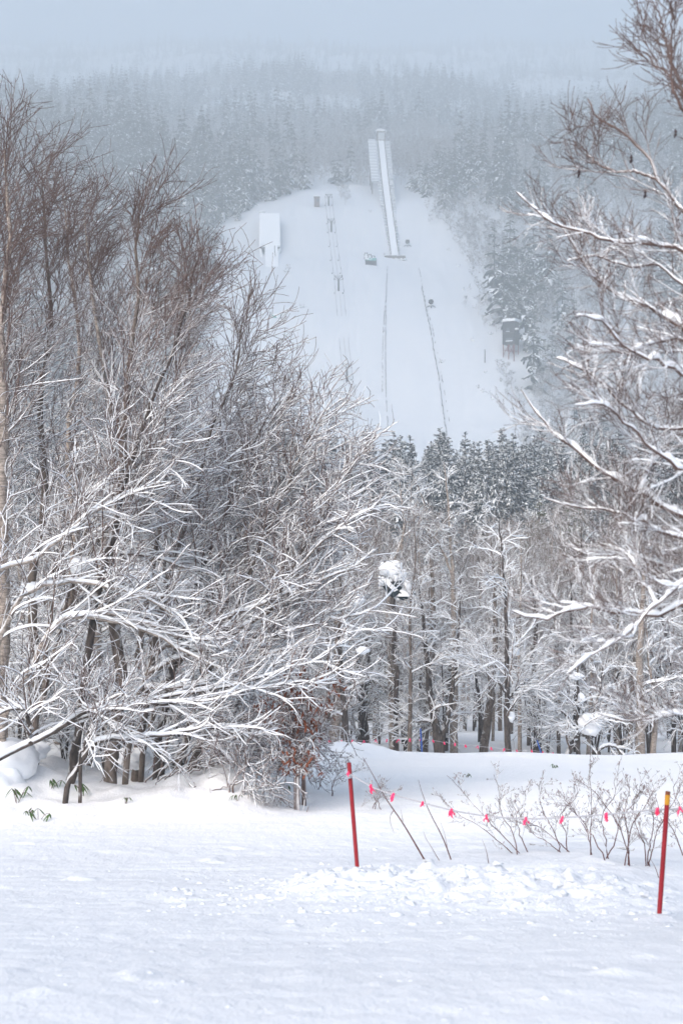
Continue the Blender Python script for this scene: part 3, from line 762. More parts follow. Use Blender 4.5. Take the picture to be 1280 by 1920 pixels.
pts = []
for (y0, y1, cell) in ((395, 800, 5.6), (800, 1120, 6.6), (1120, 1800, 8.5), (1800, 3300, 18.0)):
    ys = np.arange(y0, y1, cell)
    for y in ys:
        xm = 0.29 * y + 6
        xs = np.arange(-xm, xm, cell)
        yy = y + rng.uniform(-.5, .5, len(xs)) * cell; xx = xs + rng.uniform(-.5, .5, len(xs)) * cell
        ok = ~in_clear(xx, yy)
        pts.append(np.stack([xx[ok], yy[ok]], 1))
pts = np.concatenate(pts)
_jt = jt.location
_blk = (np.abs(pts[:, 0] / pts[:, 1] * FPX + 640 - 953) < 42) & (pts[:, 1] < _jt.y + 4) & (pts[:, 1] > 440)
pts = pts[~_blk]
X, Y = pts[:, 0], pts[:, 1]
PXX = X / Y * FPX + 640
pc = 0.34 + 1.8 * fbm(X / 50, Y / 75, 91, 3) + 0.6 * sstep(-PXX, -620, -300) * (1 - sstep(Y, 800, 1000))
pc = pc - 0.55 * np.exp(-((PXX - 740) / 90) ** 2) * (Y < 800)
iscon = rng.uniform(0, 1, len(X)) < pc
keep = rng.uniform(0, 1, len(X)) < np.where(iscon, 0.72, 1.0)
X, Y, iscon, PXX = X[keep], Y[keep], iscon[keep], PXX[keep]
Z = H(X, Y) - 0.3
var = np.where(iscon, rng.integers(0, 4, len(X)), 4 + rng.integers(0, 3, len(X)))
scl = np.where(iscon, 0.55 + 0.75 * rng.uniform(0, 1, len(X)) ** 0.8, rng.uniform(0.6, 1.05, len(X))) * np.where(Y > 1100, 1.15, 1.0); rot = rng.uniform(0, 6.283, len(X))
hts = np.array(CON_H + BAR_H)[var] * scl
PYY = 960 - (Z + hts * 0.6 - EYE) / Y * FPX
inview = (PXX > -5) & (PXX < 1285) & (PYY > 0) & (PYY < 800)
size = hts / Y * inview * np.where((PXX < 380) & (PYY > 420), 0.5, 1)
NCON_FAR, NBAR_FAR = 165, 30
single = np.zeros(len(X), bool)
for sel, nmax in ((iscon, NCON_FAR), (~iscon, NBAR_FAR)):
    i = np.where(sel)[0]; i = i[np.argsort(-size[i])][:nmax]; single[i] = True
for i in np.where(single)[0]:
    con = iscon[i]; side = 'left' if PXX[i] < 640 else 'right'
    o = bpy.data.objects.new('conifer' if con else 'bare_tree', far_con[var[i]] if con else far_bar[var[i] - 4]); COL.objects.link(o)
    o.location = (X[i], Y[i], Z[i]); o.rotation_euler = (0, 0, rot[i]); o.scale = (scl[i],) * 3
    if con: tag(o, 'snow laden conifer in the hazy forest %s of the cleared ski jump slope' % side, 'tree', 'hazy conifers %s of the ski jump slope' % side)
    else: tag(o, 'frosted bare tree in the hazy forest %s of the cleared ski jump slope' % side, 'tree', 'hazy bare trees %s of the ski jump slope' % side)

rest = ~single
me = bpy.data.meshes.new('distant_forest')
me.vertices.add(int(rest.sum())); me.vertices.foreach_set('co', np.stack([X[rest], Y[rest], Z[rest]], -1).astype(np.float32).ravel())
for nm, tp, arr in (('idx', 'INT', var[rest].astype(np.int32)), ('scl', 'FLOAT', scl[rest].astype(np.float32)), ('rot', 'FLOAT', rot[rest].astype(np.float32))):
    a = me.attributes.new(nm, tp, 'POINT'); a.data.foreach_set('value', arr)
me.update()
df = bpy.data.objects.new('distant_forest', me); COL.objects.link(df)
tag(df, 'snowy forest covering the mountain and fading up into the fog', 'forest', None, 'stuff')
ng = bpy.data.node_groups.new('scatter', 'GeometryNodeTree')
ng.interface.new_socket('Geometry', in_out='INPUT', socket_type='NodeSocketGeometry'); ng.interface.new_socket('Geometry', in_out='OUTPUT', socket_type='NodeSocketGeometry')
N = ng.nodes.new; L = ng.links.new
gi, go = N('NodeGroupInput'), N('NodeGroupOutput')
jn = N('GeometryNodeJoinGeometry')
src = []
for m in range(7):
    want = far_con[m] if m < 4 else far_bar[m - 4]
    src.append(next((o for o in COL.objects if o.data is want), None))
for o in reversed(src):
    oi = N('GeometryNodeObjectInfo'); oi.inputs['Object'].default_value = o; oi.inputs['As Instance'].default_value = True; oi.transform_space = 'ORIGINAL'
    L(oi.outputs['Geometry'], jn.inputs[0])
def named(nm, tp):
    a = N('GeometryNodeInputNamedAttribute'); a.data_type = tp; a.inputs['Name'].default_value = nm; return a.outputs['Attribute']
ip = N('GeometryNodeInstanceOnPoints'); ip.inputs['Pick Instance'].default_value = True
L(gi.outputs[0], ip.inputs['Points']); L(jn.outputs[0], ip.inputs['Instance']); L(named('idx', 'INT'), ip.inputs['Instance Index'])
cx = N('ShaderNodeCombineXYZ'); L(named('rot', 'FLOAT'), cx.inputs[2]); L(cx.outputs[0], ip.inputs['Rotation'])
L(named('scl', 'FLOAT'), ip.inputs['Scale']); L(ip.outputs[0], go.inputs[0])
md = df.modifiers.new('scatter', 'NODES'); md.node_group = ng
rng = np.random.default_rng(606)
for (a, b) in [(800, 395), (812, 402), (822, 415), (830, 400), (806, 420), (838, 425), (846, 440), (852, 455), (862, 470), (868, 482), (878, 498), (884, 520), (892, 535), (880, 548), (898, 548), (905, 560), (872, 575), (912, 575), (918, 590), (896, 590), (925, 605), (930, 622), (908, 612), (935, 700), (948, 716), (958, 728), (966, 745), (972, 762), (950, 752), (978, 780), (960, 780), (640, 375), (647, 384), (652, 378), (541, 512)]:
    q = hit(a, b, 300); o = bpy.data.objects.new('young_tree', far_bar[int(rng.integers(0, 3))]); COL.objects.link(o)
    sc = rng.uniform(0.22, 0.5) * (1.3 if a in (640, 647, 652) else 1); o.location = q; o.scale = (sc * 1.15, sc * 1.15, sc); o.rotation_euler = (0, 0, rng.uniform(0, 6.28))
    tag(o, 'thin young bare tree at the open upper edge of the slope, near the lift' if a in (640, 647, 652) else 'thin young bare tree standing in the snow along the border of the ski slope', 'tree', 'young trees near the lift top' if a in (640, 647, 652) else 'young trees along the slope border')


# ------------------------------------------------------------------ conifers of the valley
rng = np.random.default_rng(31)
vc = []
for s, Ht in enumerate((21.0, 23.0, 19.5)):
    mb, tr = conifer_mesh(200 + s, Ht, 32, 9, 9, None, 'conifer', 0.19 + 0.02 * s, 0.42, 0.95)
    root = empty('conifer'); mb.build('crown', M_needle, root); tr.build('trunk', M_dark, root)
    vc.append((root, Ht, [False]))
tops = []      # the crest line of the conifers, left to right, then rows nearer and farther
for i in range(190):
    d = rng.uniform(132, 225) if i >= 110 else rng.uniform(135, 165)
    x = (-52 + 104 * ((i * 0.618034) % 1.0)) * d / 165 if i >= 110 else (-38 + 80 * i / 109.0 + rng.normal(0, 0.8))
    topz = (960 - (824 + rng.uniform(-20, 16))) / FPX * d + EYE - max(0, d - 165) * 0.02
    if i >= 110: topz -= rng.uniform(0, 3.0)
    z0 = float(H(x, d)) - 0.3
    tops.append((x, d, z0, (topz - z0)))
for i, (x, d, z0, hh) in enumerate(tops):
    root, Ht, used = vc[i % 3]
    o = root if not used[0] else copy_tree(root); used[0] = True
    s = hh / Ht
    o.location = (x, d, z0); o.rotation_euler = (0, 0, rng.uniform(0, 6.28)); o.scale = (s * rng.uniform(0.78, 1.0), s * rng.uniform(0.78, 1.0), s)
    tag(o, 'dark snowy conifer in the row at the foot of the ski jump slope', 'tree', 'dark conifers at the foot of the slope')
# two olive green pines in front of them
for x_, y_, d, hh, lab in ((655, 1330, 92, 15.5, 'olive green snowy pine behind the bare trees, near the tips of the left branches'), (1010, 1330, 96, 13.5, 'olive green snowy pine behind the bare trees, below the right hand branches'), (1075, 1330, 104, 15.0, 'taller grey green pine behind the snowy right hand branches'), (690, 1350, 78, 9.0, 'short pine with white drooping boughs among the trunks left of the snow heap')):
    mb, tr = conifer_mesh(int(x_), hh, 17, 8, 10, None, 'pine', 0.20, 0.55)
    root = empty('pine_tree'); mb.build('crown', M_pine, root); tr.build('trunk', M_bark, root)
    q = px(x_, y_, d); root.location = (q[0], d, float(H(q[0], d)) - 0.3)
    tag(root, lab, 'tree')

# ------------------------------------------------------------------ bare woodland beyond the white field
TPL = []
for s, (Ht, sp, bk, ln, nl) in enumerate([(10.5, 1.0, M_bark, 0.05, 20), (11.5, 0.8, M_birch, -0.05, 18), (9.5, 1.15, M_dark, 0.12, 20), (12.0, 0.85, M_bark, -0.08, 22), (9.0, 1.2, M_birch, 0.08, 18), (10.0, 1.0, M_dark, -0.12, 20)]):
    TPL.append([bare_template(300 + s, Ht, sp, bk, ln, nl), Ht, False])
rng = np.random.default_rng(77)
WOOD = 'bare trees of the woodland beyond the white field'
cnt = 0
def place_bare(i, x, d, s, label, group=WOOD):
    global cnt
    t = TPL[i % len(TPL)]
    o = t[0] if not t[2] else copy_tree(t[0]); t[2] = True
    o.location = (x, d, float(H(x, d))); o.rotation_euler = (0, 0, rng.uniform(0, 6.28)); o.scale = (s, s, s * rng.uniform(0.92, 1.1))
    tag(o, label, 'tree', group); cnt += 1
lab_w = {0: 'grey brown bare tree with snow lined branches in the woodland beyond the white field', 1: 'pale barked bare tree with snow lined branches in the woodland beyond the white field', 2: 'dark barked bare tree with snow lined branches in the woodland beyond the white field'}
kind_ = [0, 1, 2, 0, 1, 2]
for d0, d1, n in ((46, 54, 46), (54, 68, 58), (68, 90, 62), (90, 125, 60)):
    for k_ in range(n):
        d = rng.uniform(d0, d1); xm = 0.30 * d
        x = -xm + 2 * xm * ((k_ + rng.uniform(0, 1)) / n)
        i = int(rng.integers(0, 6))
        place_bare(i, x, d, ((960 - rng.uniform(910, 1080)) / FPX * d + EYE - float(H(x, d))) / (TPL[i][1] * 1.10), lab_w[kind_[i]], 'woodland trees, ' + ('grey brown', 'pale', 'dark')[kind_[i]])
# undergrowth: low snow covered saplings
SAP = []
for s in range(4):
    rng2 = np.random.default_rng(400 + s)
    Ht = 3.2 + s * 0.4
    base = np.zeros((4, 3)); 
    st = [resample(np.array([[0, 0, -0.2], [a * 0.25, b * 0.25, Ht * 0.4], [a * 0.8, b * 0.8, Ht * 0.85], [a * 1.2, b * 1.2, Ht]]), 10) for a, b in rng2.normal(0, 0.7, (4, 2))]
    P0 = np.stack(st); R0 = np.repeat((0.028 * (1 - np.linspace(0, 1, 10)) + 0.006)[None], 4, 0)
    P1, R1 = grow(P0, R0, 12, 0.15, 0.98, 1.5, 50, 6, rng2, (0, 0, -0.03), 0.16, 0.6, 0.005, 0.4)
    P2, R2 = grow(P1, R1, 6, 0.1, 0.98, 0.6, 42, 4, rng2, (0, 0, -0.03), 0.18, 0.7, 0.0045, 0.3)
    root = empty('sapling')
    m_ = MB(); m_.tubes(P0, R0, 5, fr=0.6); m_.build('stem', M_dark, root)
    m_ = MB(); m_.tubes(P1, R1, 4); m_.tubes(P2, R2, 3); m_.build('twigs', M_twigg, root)
    m_ = MB(); caps(m_, P0, R0, rng2, 0.04, 0.8, 1.0, 4, 0.97); caps(m_, P1, R1, rng2, 0.042, 1.0, 1.0, 4); caps(m_, P2, R2, rng2, 0.026, 0.6, 1.0, 3)
    m_.build('snow_load', M_snow, root)
    SAP.append([root, False])
for k_ in range(120):
    d = 46.5 + 42 * rng.uniform(0, 1) ** 1.6; x = rng.uniform(-0.29, 0.29) * d
    t = SAP[int(rng.integers(0, 4))]
    o = t[0] if not t[1] else copy_tree(t[0]); t[1] = True
    s = rng.uniform(0.5, 1.35)
    o.location = (x, d, float(H(x, d))); o.rotation_euler = (0, 0, rng.uniform(0, 6.28)); o.scale = (s, s, s)
    tag(o, 'low snow covered sapling between the trunks of the woodland', 'sapling', 'snowy saplings of the woodland floor')

for k_ in range(30):
    d = rng.uniform(26.5, 45); x = -1.8 - (0.24 * d + 3.0 - 1.8) * ((k_ + rng.uniform(0, 1)) / 30)
    i = int(rng.integers(0, 6))
    place_bare(i, x, d, ((960 - rng.uniform(640, 900)) / FPX * d + EYE - float(H(x, d))) / (TPL[i][1] * 1.10), ('grey brown', 'pale barked', 'dark barked')[kind_[i]] + ' bare tree standing behind the near left trees', 'bare trees behind the near left trees, ' + ('grey brown', 'pale', 'dark')[kind_[i]])
for k_ in range(64):
    d = 22.3 + 14 * rng.uniform(0, 1) ** 1.3; x = -0.9 - 0.05 * (d - 22) - (0.25 * d - 0.5) * ((k_ * 0.618034) % 1.0)
    o = copy_tree(SAP[int(rng.integers(0, 4))][0]); s = rng.uniform(0.35, 0.8)
    o.location = (x, d, float(H(x, d))); o.rotation_euler = (0, 0, rng.uniform(0, 6.28)); o.scale = (s, s, s)
    tag(o, 'snow covered sapling in the undergrowth behind the near left trees', 'sapling', 'snowy saplings behind the left trees')

# trees that stand out along the front of the woodland
def feature_tree(stems, d, label, bark, seed, nl=12, L=2.6, side=None, heavy=1.0, cat='tree', r=None, twig=None, dense=(7, 5), trop=0.04, name='bare_tree', snowtop=None, ang=50, base_extra=0.5, spread=1.0, t0=0.15, sf=None, l2=0.34, wander=0.13, capk=(0.034, 0.022, 0.014), rk=0.5, lenpow=0.65, w2=0.12):
    """a tree drawn after the photo: stems are lists of photo pixels at distance d (m), each with its foot radius"""
    rng = np.random.default_rng(seed)
    P, R = [], []
    for st, r0 in stems:
        w = np.array([px(p[0], p[1], d + (p[2] if len(p) > 2 else 0.0)) for p in st])
        P.append(resample(w, 26, 0.012, rng)); R.append(r0 * (1 - np.linspace(0, 1, 26)) ** 0.8 + 0.006)
    P = np.stack(P); R = np.stack(R)
    foot = P[0, 0].copy()
    for i in range(len(P)):            # sink the feet that start at the snow
        gz = float(H(P[i, 0, 0], P[i, 0, 1]))
        if P[i, 0, 2] - gz < 0.6: P[i, 0, 2] = gz - 0.3
    root = empty(name, foot)
    t = MB(); t.tubes(P - foot, R, 9, fr=0.55); 
    c = MB(); s = MB()
    P1, R1 = grow(P, R, nl, t0, 0.97, L, ang, 9, rng, (0, 0, trop), wander, rk, 0.006, lenpow, side)
    P2, R2 = grow(P1, R1, dense[0], 0.12, 0.97, L * l2, 40, 7, rng, (0, 0, trop), w2, 0.6, 0.0045, 0.45, side)
    P3, R3 = grow(P2, R2, dense[1], 0.1, 0.98, L * l2 * 0.42, 38, 4, rng, (0, 0, trop), 0.16, 0.7, 0.0035, 0.3)
    sf = sf or 1.0
    t.build('trunk', bark, root, True)
    c.tubes(P1 - foot, R1, 5); c.tubes(P2 - foot, R2, 4); c.tubes(P3 - foot, R3, 3)
    f2 = (lambda q: sf(q + foot)) if callable(sf) else sf
    if callable(sf):
        c.fr = [np.asarray(np.clip(f2(v) * 1.1, 0.0, 1)) for v in c.v]
    c.build('crown', twig or M_twigg, root)
    caps(s, P - foot, R, rng, capk[0] * heavy, 0.7, f2, 6, 0.90); caps(s, P1 - foot, R1, rng, (0.45 * capk[0] + 0.4 * capk[1]) * heavy, 0.8, f2, 5)
    caps(s, P2 - foot, R2, rng, capk[1] * heavy, 0.8, f2, 4); caps(s, P3 - foot, R3, rng, capk[2] * heavy, 0.5, f2, 3)
    s.build('snow_load', M_snow, root, True)
    tag(root, label, cat)
    return root

feature_tree([([(822, 1412), (818, 1370), (805, 1290), (798, 1220), (792, 1150), (782, 1080)], 0.15), ([(826, 1390), (842, 1330), (850, 1270), (858, 1200), (862, 1120)], 0.10), ([(820, 1362), (800, 1352), (770, 1352), (745, 1340)], 0.05)], 47.0, 'dark forked tree with a snow filled fork in the middle of the woodland edge', M_dark, 1, 12, 2.2, heavy=1.3)
feature_tree([([(850, 1412), (852, 1300), (850, 1180), (848, 1060), (842, 980), (838, 920), (832, 865)], 0.14), ([(849, 1080), (828, 1030), (800, 985), (770, 950)], 0.05)], 49.0, 'tall pale trunk beside the dark forked tree, its top in front of the conifers', M_birch, 2, 16, 1.7)
feature_tree([([(738, 1410), (736, 1300), (732, 1220), (728, 1150), (734, 1080), (752, 1010), (770, 985)], 0.17), ([(729, 1185), (705, 1160), (684, 1140)], 0.07), ([(752, 1030), (757, 980), (752, 930), (748, 895)], 0.05)], 48.5, 'mottled pale trunk standing below the large snow heap', M_birch, 3, 12, 2.2)
feature_tree([([(650, 1412), (646, 1340), (640, 1270), (636, 1200), (640, 1120), (632, 1040)], 0.12)], 46.5, 'slim dark trunk at the left end of the woodland edge, behind the left red pole', M_dark, 4, 14, 2.4)
feature_tree([([(622, 1408), (630, 1340), (637, 1280), (632, 1180), (640, 1080), (650, 980)], 0.19), ([(616, 1400), (606, 1340), (595, 1290), (580, 1250)], 0.04)], 47.2, 'thick pale leaning trunk left of the slim dark trunk', M_birch, 5, 14, 2.6)
feature_tree([([(953, 1428), (949, 1350), (951, 1280), (949, 1200), (946, 1120), (940, 1040), (934, 960)], 0.10), ([(950, 1300), (930, 1275), (905, 1255), (885, 1225)], 0.05), ([(951, 1310), (975, 1285), (1000, 1270)], 0.04)], 44.0, 'slender dark tree rising straight from the white field in front of the other trunks', M_dark, 6, 18, 2.6, heavy=1.25)
feature_tree([([(1199, 1425), (1200, 1330), (1198, 1240), (1204, 1150), (1206, 1060), (1200, 980)], 0.17), ([(1222, 1425), (1228, 1330), (1216, 1240), (1210, 1160)], 0.10)], 46.0, 'pair of pale trunks growing close together under the right hand branches', M_birch, 7, 14, 2.5)
feature_tree([([(1060, 1430), (1072, 1390), (1084, 1372), (1110, 1350), (1150, 1335)], 0.10), ([(1084, 1372), (1060, 1340), (1030, 1320)], 0.06), ([(1083, 1430), (1084, 1340), (1082, 1270), (1090, 1200)], 0.07), ([(1100, 1385), (1110, 1340), (1125, 1290), (1130, 1240)], 0.06), ([(1125, 1430), (1124, 1405), (1150, 1400), (1175, 1425)], 0.06)], 44.5, 'crooked low tree heaped with thick snow at the right of the woodland edge', M_dark, 8, 8, 1.9, heavy=2.2)
feature_tree([([(905, 1410), (915, 1340), (925, 1260), (928, 1180), (926, 1100), (918, 1000)], 0.16)], 50.0, 'grey trunk just left of the slender dark tree', M_bark, 9, 14, 2.4)
feature_tree([([(795, 1408), (800, 1340), (808, 1260), (812, 1160), (808, 1060), (800, 960), (770, 880)], 0.13)], 51.0, 'grey brown trunk just left of the dark forked tree', M_bark, 10, 14, 2.6)
feature_tree([([(1010, 1425), (1004, 1340), (1000, 1250), (1004, 1160), (990, 1060)], 0.13)], 48.0, 'dark trunk between the slender dark tree and the crooked snowy tree', M_dark, 11, 14, 2.4)
feature_tree([([(690, 1408), (684, 1330), (690, 1240), (682, 1150), (672, 1125)], 0.10)], 50.5, 'slim grey trunk with a round snow ball on its broken tip', M_bark, 12, 10, 1.8)

# snow heaps caught in the trees
def heap(x, y, d, r, lab, seed, amp=0.2):
    q = px(x, y, d); b_ = MB(); b_.blob((0, 0, 0), r, seed, 22, 14, amp, freq=1.3)
    o = b_.build('snow_heap', M_snow, smooth=True); o.location = q; tag(o, lab, 'snow heap'); return o
q = px(738, 1085, 47.3)
bt = tag(empty('broken_tree', q), 'broken snag carrying a very large cap of snow, with dark hollows below', 'tree')
P = resample([px(741, 1405, 47.3), px(742, 1300, 47.3), px(738, 1180, 47.3), px(738, 1085, 47.3)], 12); P[0, 2] = float(H(P[0, 0], 47.3)) - .3
b_ = MB(); b_.tubes(P + np.random.default_rng(4).normal(0, 0.03, P.shape), np.linspace(0.085, 0.07, 12), 9, fr=1.0); bp(b_, 'trunk', M_dark, bt, True)
b_ = MB(); b_.blob(px(738, 1098, 47.3), (0.35, 0.3, 0.42), 5, 12, 9, .35); b_.blob(px(762, 1112, 47.3), (0.3, 0.3, 0.2), 6, 12, 9, .35); bp(b_, 'boughs', M_needle, bt)
b_ = MB()
for a_, b2, rr, sd_ in ((722, 1068, (0.24, 0.26, 0.22), 12), (738, 1066, (0.26, 0.26, 0.26), 13), (752, 1080, (0.20, 0.24, 0.24), 14), (762, 1100, (0.17, 0.2, 0.26), 15), (744, 1120, (0.13, 0.15, 0.12), 16), (715, 1090, (0.12, 0.16, 0.16), 17), (768, 1122, (0.12, 0.14, 0.12), 18)):
    b_.blob(px(a_, b2, 47.3), rr, sd_, 22, 14, .4, freq=2.0)
bp(b_, 'snow_load', M_snow, bt, True)
heap(672, 1125, 45.0, (0.20, 0.2, 0.17), 'round ball of snow left of the broken snag', 21)
heap(678, 1220, 45.0, (0.22, 0.2, 0.14), 'oval clump of snow caught in twigs low on the left of the broken snag', 22)
heap(1080, 1268, 44.6, (0.22, 0.2, 0.12), 'flat clump of snow above the crooked snowy tree', 25, .3)
heap(1089, 1308, 44.4, (0.12, 0.12, 0.14), 'small round clump of snow above the crooked snowy tree', 26)
heap(1108, 1355, 44.3, (0.36, 0.3, 0.32), 'large lumpy clump of snow in the fork of the crooked snowy tree', 27, .45)
heap(960, 1222, 45.5, (0.22, 0.2, 0.14), 'wedge of snow held by branches right of the slender dark tree', 28, .3)
heap(958, 1345, 44, (0.10, 0.12, 0.15), 'clump of snow sticking to the slender dark tree', 29, .35)

# blue stakes and the far rope with its pink flags
for a0, b0, a1, b1, lab in ((788, 1366, 792, 1424, 'upright blue stake at the edge of the woodland'), (1006, 1388, 1024, 1434, 'leaning blue stake at the edge of the woodland')):
    b_ = MB(); p = px(a1, b1, 42.0); p[2] = min(p[2], float(H(p[0], p[1]))) - 0.15; b_.bar(p, px(a0, b0, 42.0), 0.024)
    tag(b_.build('stake', M_blue), lab, 'stake')
FAR = [(575, 1389), (598, 1391), (617, 1391), (640, 1392), (661, 1391), (682, 1392), (704, 1391), (725, 1390), (747, 1390), (768, 1389), (789, 1388), (811, 1391), (832, 1395), (852, 1397), (872, 1400), (895, 1402), (920, 1405), (945, 1407), (968, 1410), (996, 1410), (1017, 1413), (1036, 1415), (1058, 1419), (1083, 1424), (1106, 1428), (1129, 1432), (1154, 1436), (1181, 1439), (1210, 1443), (1236, 1446), (1263, 1448), (1290, 1450)]
b_ = MB(); Pr = resample([px(a, b - 3, 42.3) for a, b in FAR], 120); b_.tubes(Pr, np.full(120, 0.006), 4)
tag(b_.build('flag_rope', M_rope), 'thin rope with small pink flags strung along the edge of the woodland', 'rope')
def ribbon(p, s, seed, label, group):
    r = np.random.default_rng(seed); b_ = MB()
    for k_ in range(3):
        n = 6; t = np.linspace(0, 1, n)
        dx, dy = r.normal(0, 0.35), r.normal(0, 0.3)
        w_ = s * r.uniform(0.16, 0.26) * np.array([0.5, 1, 1.1, 1, 0.9, 0.5])
        C = np.stack([dx * s * t ** 1.3 + 0.08 * s * np.sin(t * 7 + k_ * 2), dy * s * t + 0.1 * s * np.sin(t * 5 + k_), -s * r.uniform(0.65, 1.0) * t + 0.1 * s], -1)
        b_.tubes(C, w_, 4, B=w_ * 0.22)
    b_.blob((0, 0, 0.05 * s), 0.17 * s, seed, 8, 6, .2)
    o = b_.build('pink_flag', M_pink); o.location = p; o.rotation_euler = (0, 0, r.uniform(-.6, .6)); tag(o, label, 'flag', group); return o
for i, (a, b) in enumerate(FAR):
    ribbon(px(a, b - 3, 42.25), 0.10, i, 'tiny pink flag on the far rope along the woodland edge', 'pink flags on the far rope')

# ------------------------------------------------------------------ big trees on the left
def leftsnow(P):
    e = 960 - (P[..., 2] - EYE) / np.maximum(P[..., 1], 1) * FPX       # height in the crown
    return 0.12 + 0.88 * sstep(e, 430, 860)
LB = dict(twig=M_twig, dense=(8, 5), trop=0.05, side=(0.85, -0.15, 0.5), ang=26, l2=0.55, wander=0.035, w2=0.05, sf=leftsnow, t0=0.36, rk=0.27, lenpow=0.74, capk=(0.026, 0.016, 0.009))
stemsL = [
 ([([(2, 1400), (-2, 1300), (8, 1130), (2, 950), (10, 760), (4, 560), (18, 400), (8, 200)], 0.19)], 21.5, 'pale barked birch at the left edge with the thickest trunk', M_birch, 20, 24, 2.5),
 ([([(62, 1400), (70, 1250), (60, 1080), (84, 900), (76, 720), (95, 560), (88, 420), (78, 250)], 0.12)], 23.0, 'straight brown tree just right of the thick left edge birch', M_bark, 21, 22, 2.4),
 ([([(208, 1490), (212, 1400), (226, 1250), (205, 1050), (228, 880), (235, 700), (262, 520), (255, 420), (262, 320)], 0.14)], 21.0, 'tree with a stout clean grey foot standing alone in the snow on the left', M_bark, 22, 24, 2.6),
 ([([(122, 1492), (138, 1440), (152, 1330), (176, 1150), (215, 960), (268, 760), (330, 600), (372, 430)], 0.095)], 20.6, 'thin dark tree leaning right beside the stout grey foot', M_dark, 23, 24, 2.5),
 ([([(252, 1440), (275, 1290), (300, 1120), (345, 930), (390, 760), (440, 620), (455, 500)], 0.11)], 22.6, 'brown tree behind the stout grey foot, bending right', M_bark, 24, 24, 2.5),
 ([([(292, 1440), (318, 1250), (360, 1080), (420, 900), (480, 740), (530, 640)], 0.09)], 22.0, 'dark slim tree leaning right in the middle of the left group', M_dark, 25, 22, 2.3),
 ([([(330, 1445), (372, 1290), (430, 1120), (500, 930), (560, 780), (592, 680)], 0.09)], 21.6, 'brown tree leaning far right in the left group', M_bark, 26, 22, 2.3),
 ([([(352, 1450), (410, 1300), (480, 1150), (560, 980), (620, 860), (655, 770)], 0.075)], 21.2, 'slim tree leaning farthest right, its tips over the conifer tops', M_bark, 27, 22, 2.0),
 ([([(165, 1430), (180, 1250), (190, 1050), (215, 850), (200, 680), (170, 480), (158, 330)], 0.13)], 24.5, 'pale birch rising between the straight brown tree and the stout grey foot', M_birch, 28, 24, 2.6),
 ([([(110, 1420), (112, 1220), (140, 1000), (128, 800), (150, 620), (130, 440), (120, 300)], 0.12)], 25.5, 'pale mottled birch behind the thin dark leaning tree', M_birch, 29, 22, 2.4),
 ([([(230, 1430), (262, 1200), (300, 960), (330, 760), (330, 600), (352, 480)], 0.10)], 25.0, 'brown tree at the back of the left group', M_bark, 30, 22, 2.5),
 ([([(-70, 1420), (-60, 1200), (-40, 900), (-30, 600), (-40, 300)], 0.16)], 22.5, 'birch at the very left edge with only its right hand branches in view', M_birch, 31, 22, 2.6),
 ([([(390, 1430), (440, 1310), (500, 1190), (540, 1090), (600, 960), (640, 880)], 0.06)], 23.5, 'thin dark sapling like tree at the right end of the left group', M_dark, 32, 20, 1.8),
]
for st, d, lab, bk, sd_, nl, L_ in stemsL:
    xe = st[0][0][-1][0]; kk = 0.95 if xe < 400 else 0.90 if xe < 480 else 0.88 if xe < 550 else 0.87
    st = [([(a, 1450 - (1450 - b) * kk) for a, b in p_], r_ * 0.70) for p_, r_ in st]
    feature_tree(st, d, lab, bk, sd_, nl, L_ * 0.9, **LB)

# long arching limbs heavy with snow, each rooted in its tree: drawn as low spreading trees of their own
LIMB = dict(twig=M_twig, dense=(5, 3), trop=0.02, ang=30, l2=0.55, wander=0.10, w2=0.08, heavy=1.0, t0=0.12, rk=0.34, side=(0.5, -0.1, 0.6), capk=(0.036, 0.013, 0.004), lenpow=0.55)
feature_tree([([(6, 1440), (10, 1345), (58, 1255), (105, 1168), (200, 1160), (300, 1196), (385, 1240), (450, 1275)], 0.0465), ([(40, 1285), (108, 1168), (215, 1152), (330, 1192), (420, 1203)], 0.0358), ([(10, 1345), (-6, 1230), (35, 1125), (100, 1096), (200, 1100), (292, 1132), (372, 1190)], 0.0429), ([(-6, 1230), (-20, 1090), (80, 1040), (150, 975), (260, 918), (320, 900)], 0.0358)], 20.4, 'low tree at the left edge with long white arching limbs reaching right', M_birch, 40, 15, 1.9, **LIMB)
feature_tree([([(48, 1480), (58, 1440), (80, 1300), (130, 1140), (200, 990), (300, 955), (380, 925), (475, 903)], 0.0501), ([(110, 1190), (150, 1060), (260, 1040), (340, 1062), (440, 1090)], 0.0358), ([(130, 1140), (160, 1000), (240, 925), (350, 890), (470, 880)], 0.0322), ([(80, 1300), (110, 1050), (160, 930), (260, 870), (340, 800)], 0.0358)], 21.8, 'many limbed tree left of the thin dark leaning tree, its snowy limbs crossing the crowns', M_bark, 41, 16, 1.9, **LIMB)
feature_tree([([(-60, 1450), (0, 1420), (60, 1395), (100, 1372), (140, 1350), (200, 1335), (290, 1310), (400, 1293), (500, 1268), (580, 1245), (645, 1238)], 0.030), ([(100, 1372), (170, 1330), (260, 1322), (370, 1312), (470, 1290), (560, 1280), (630, 1282)], 0.0358), ([(60, 1395), (50, 1335), (20, 1330), (-20, 1350)], 0.0358)], 19.8, 'crooked low tree in the left corner whose snowy limbs sweep right above the bank', M_dark, 42, 16, 1.5, **LIMB)
feature_tree([([(118, 1492), (150, 1430), (180, 1395), (225, 1384), (300, 1378), (380, 1366), (440, 1370), (480, 1395)], 0.0358), ([(150, 1430), (175, 1340), (152, 1322), (195, 1350), (222, 1378)], 0.0215)], 19.6, 'lowest snowy limb tree, arching right in front of the stout grey foot', M_dark, 43, 16, 1.3, **LIMB)
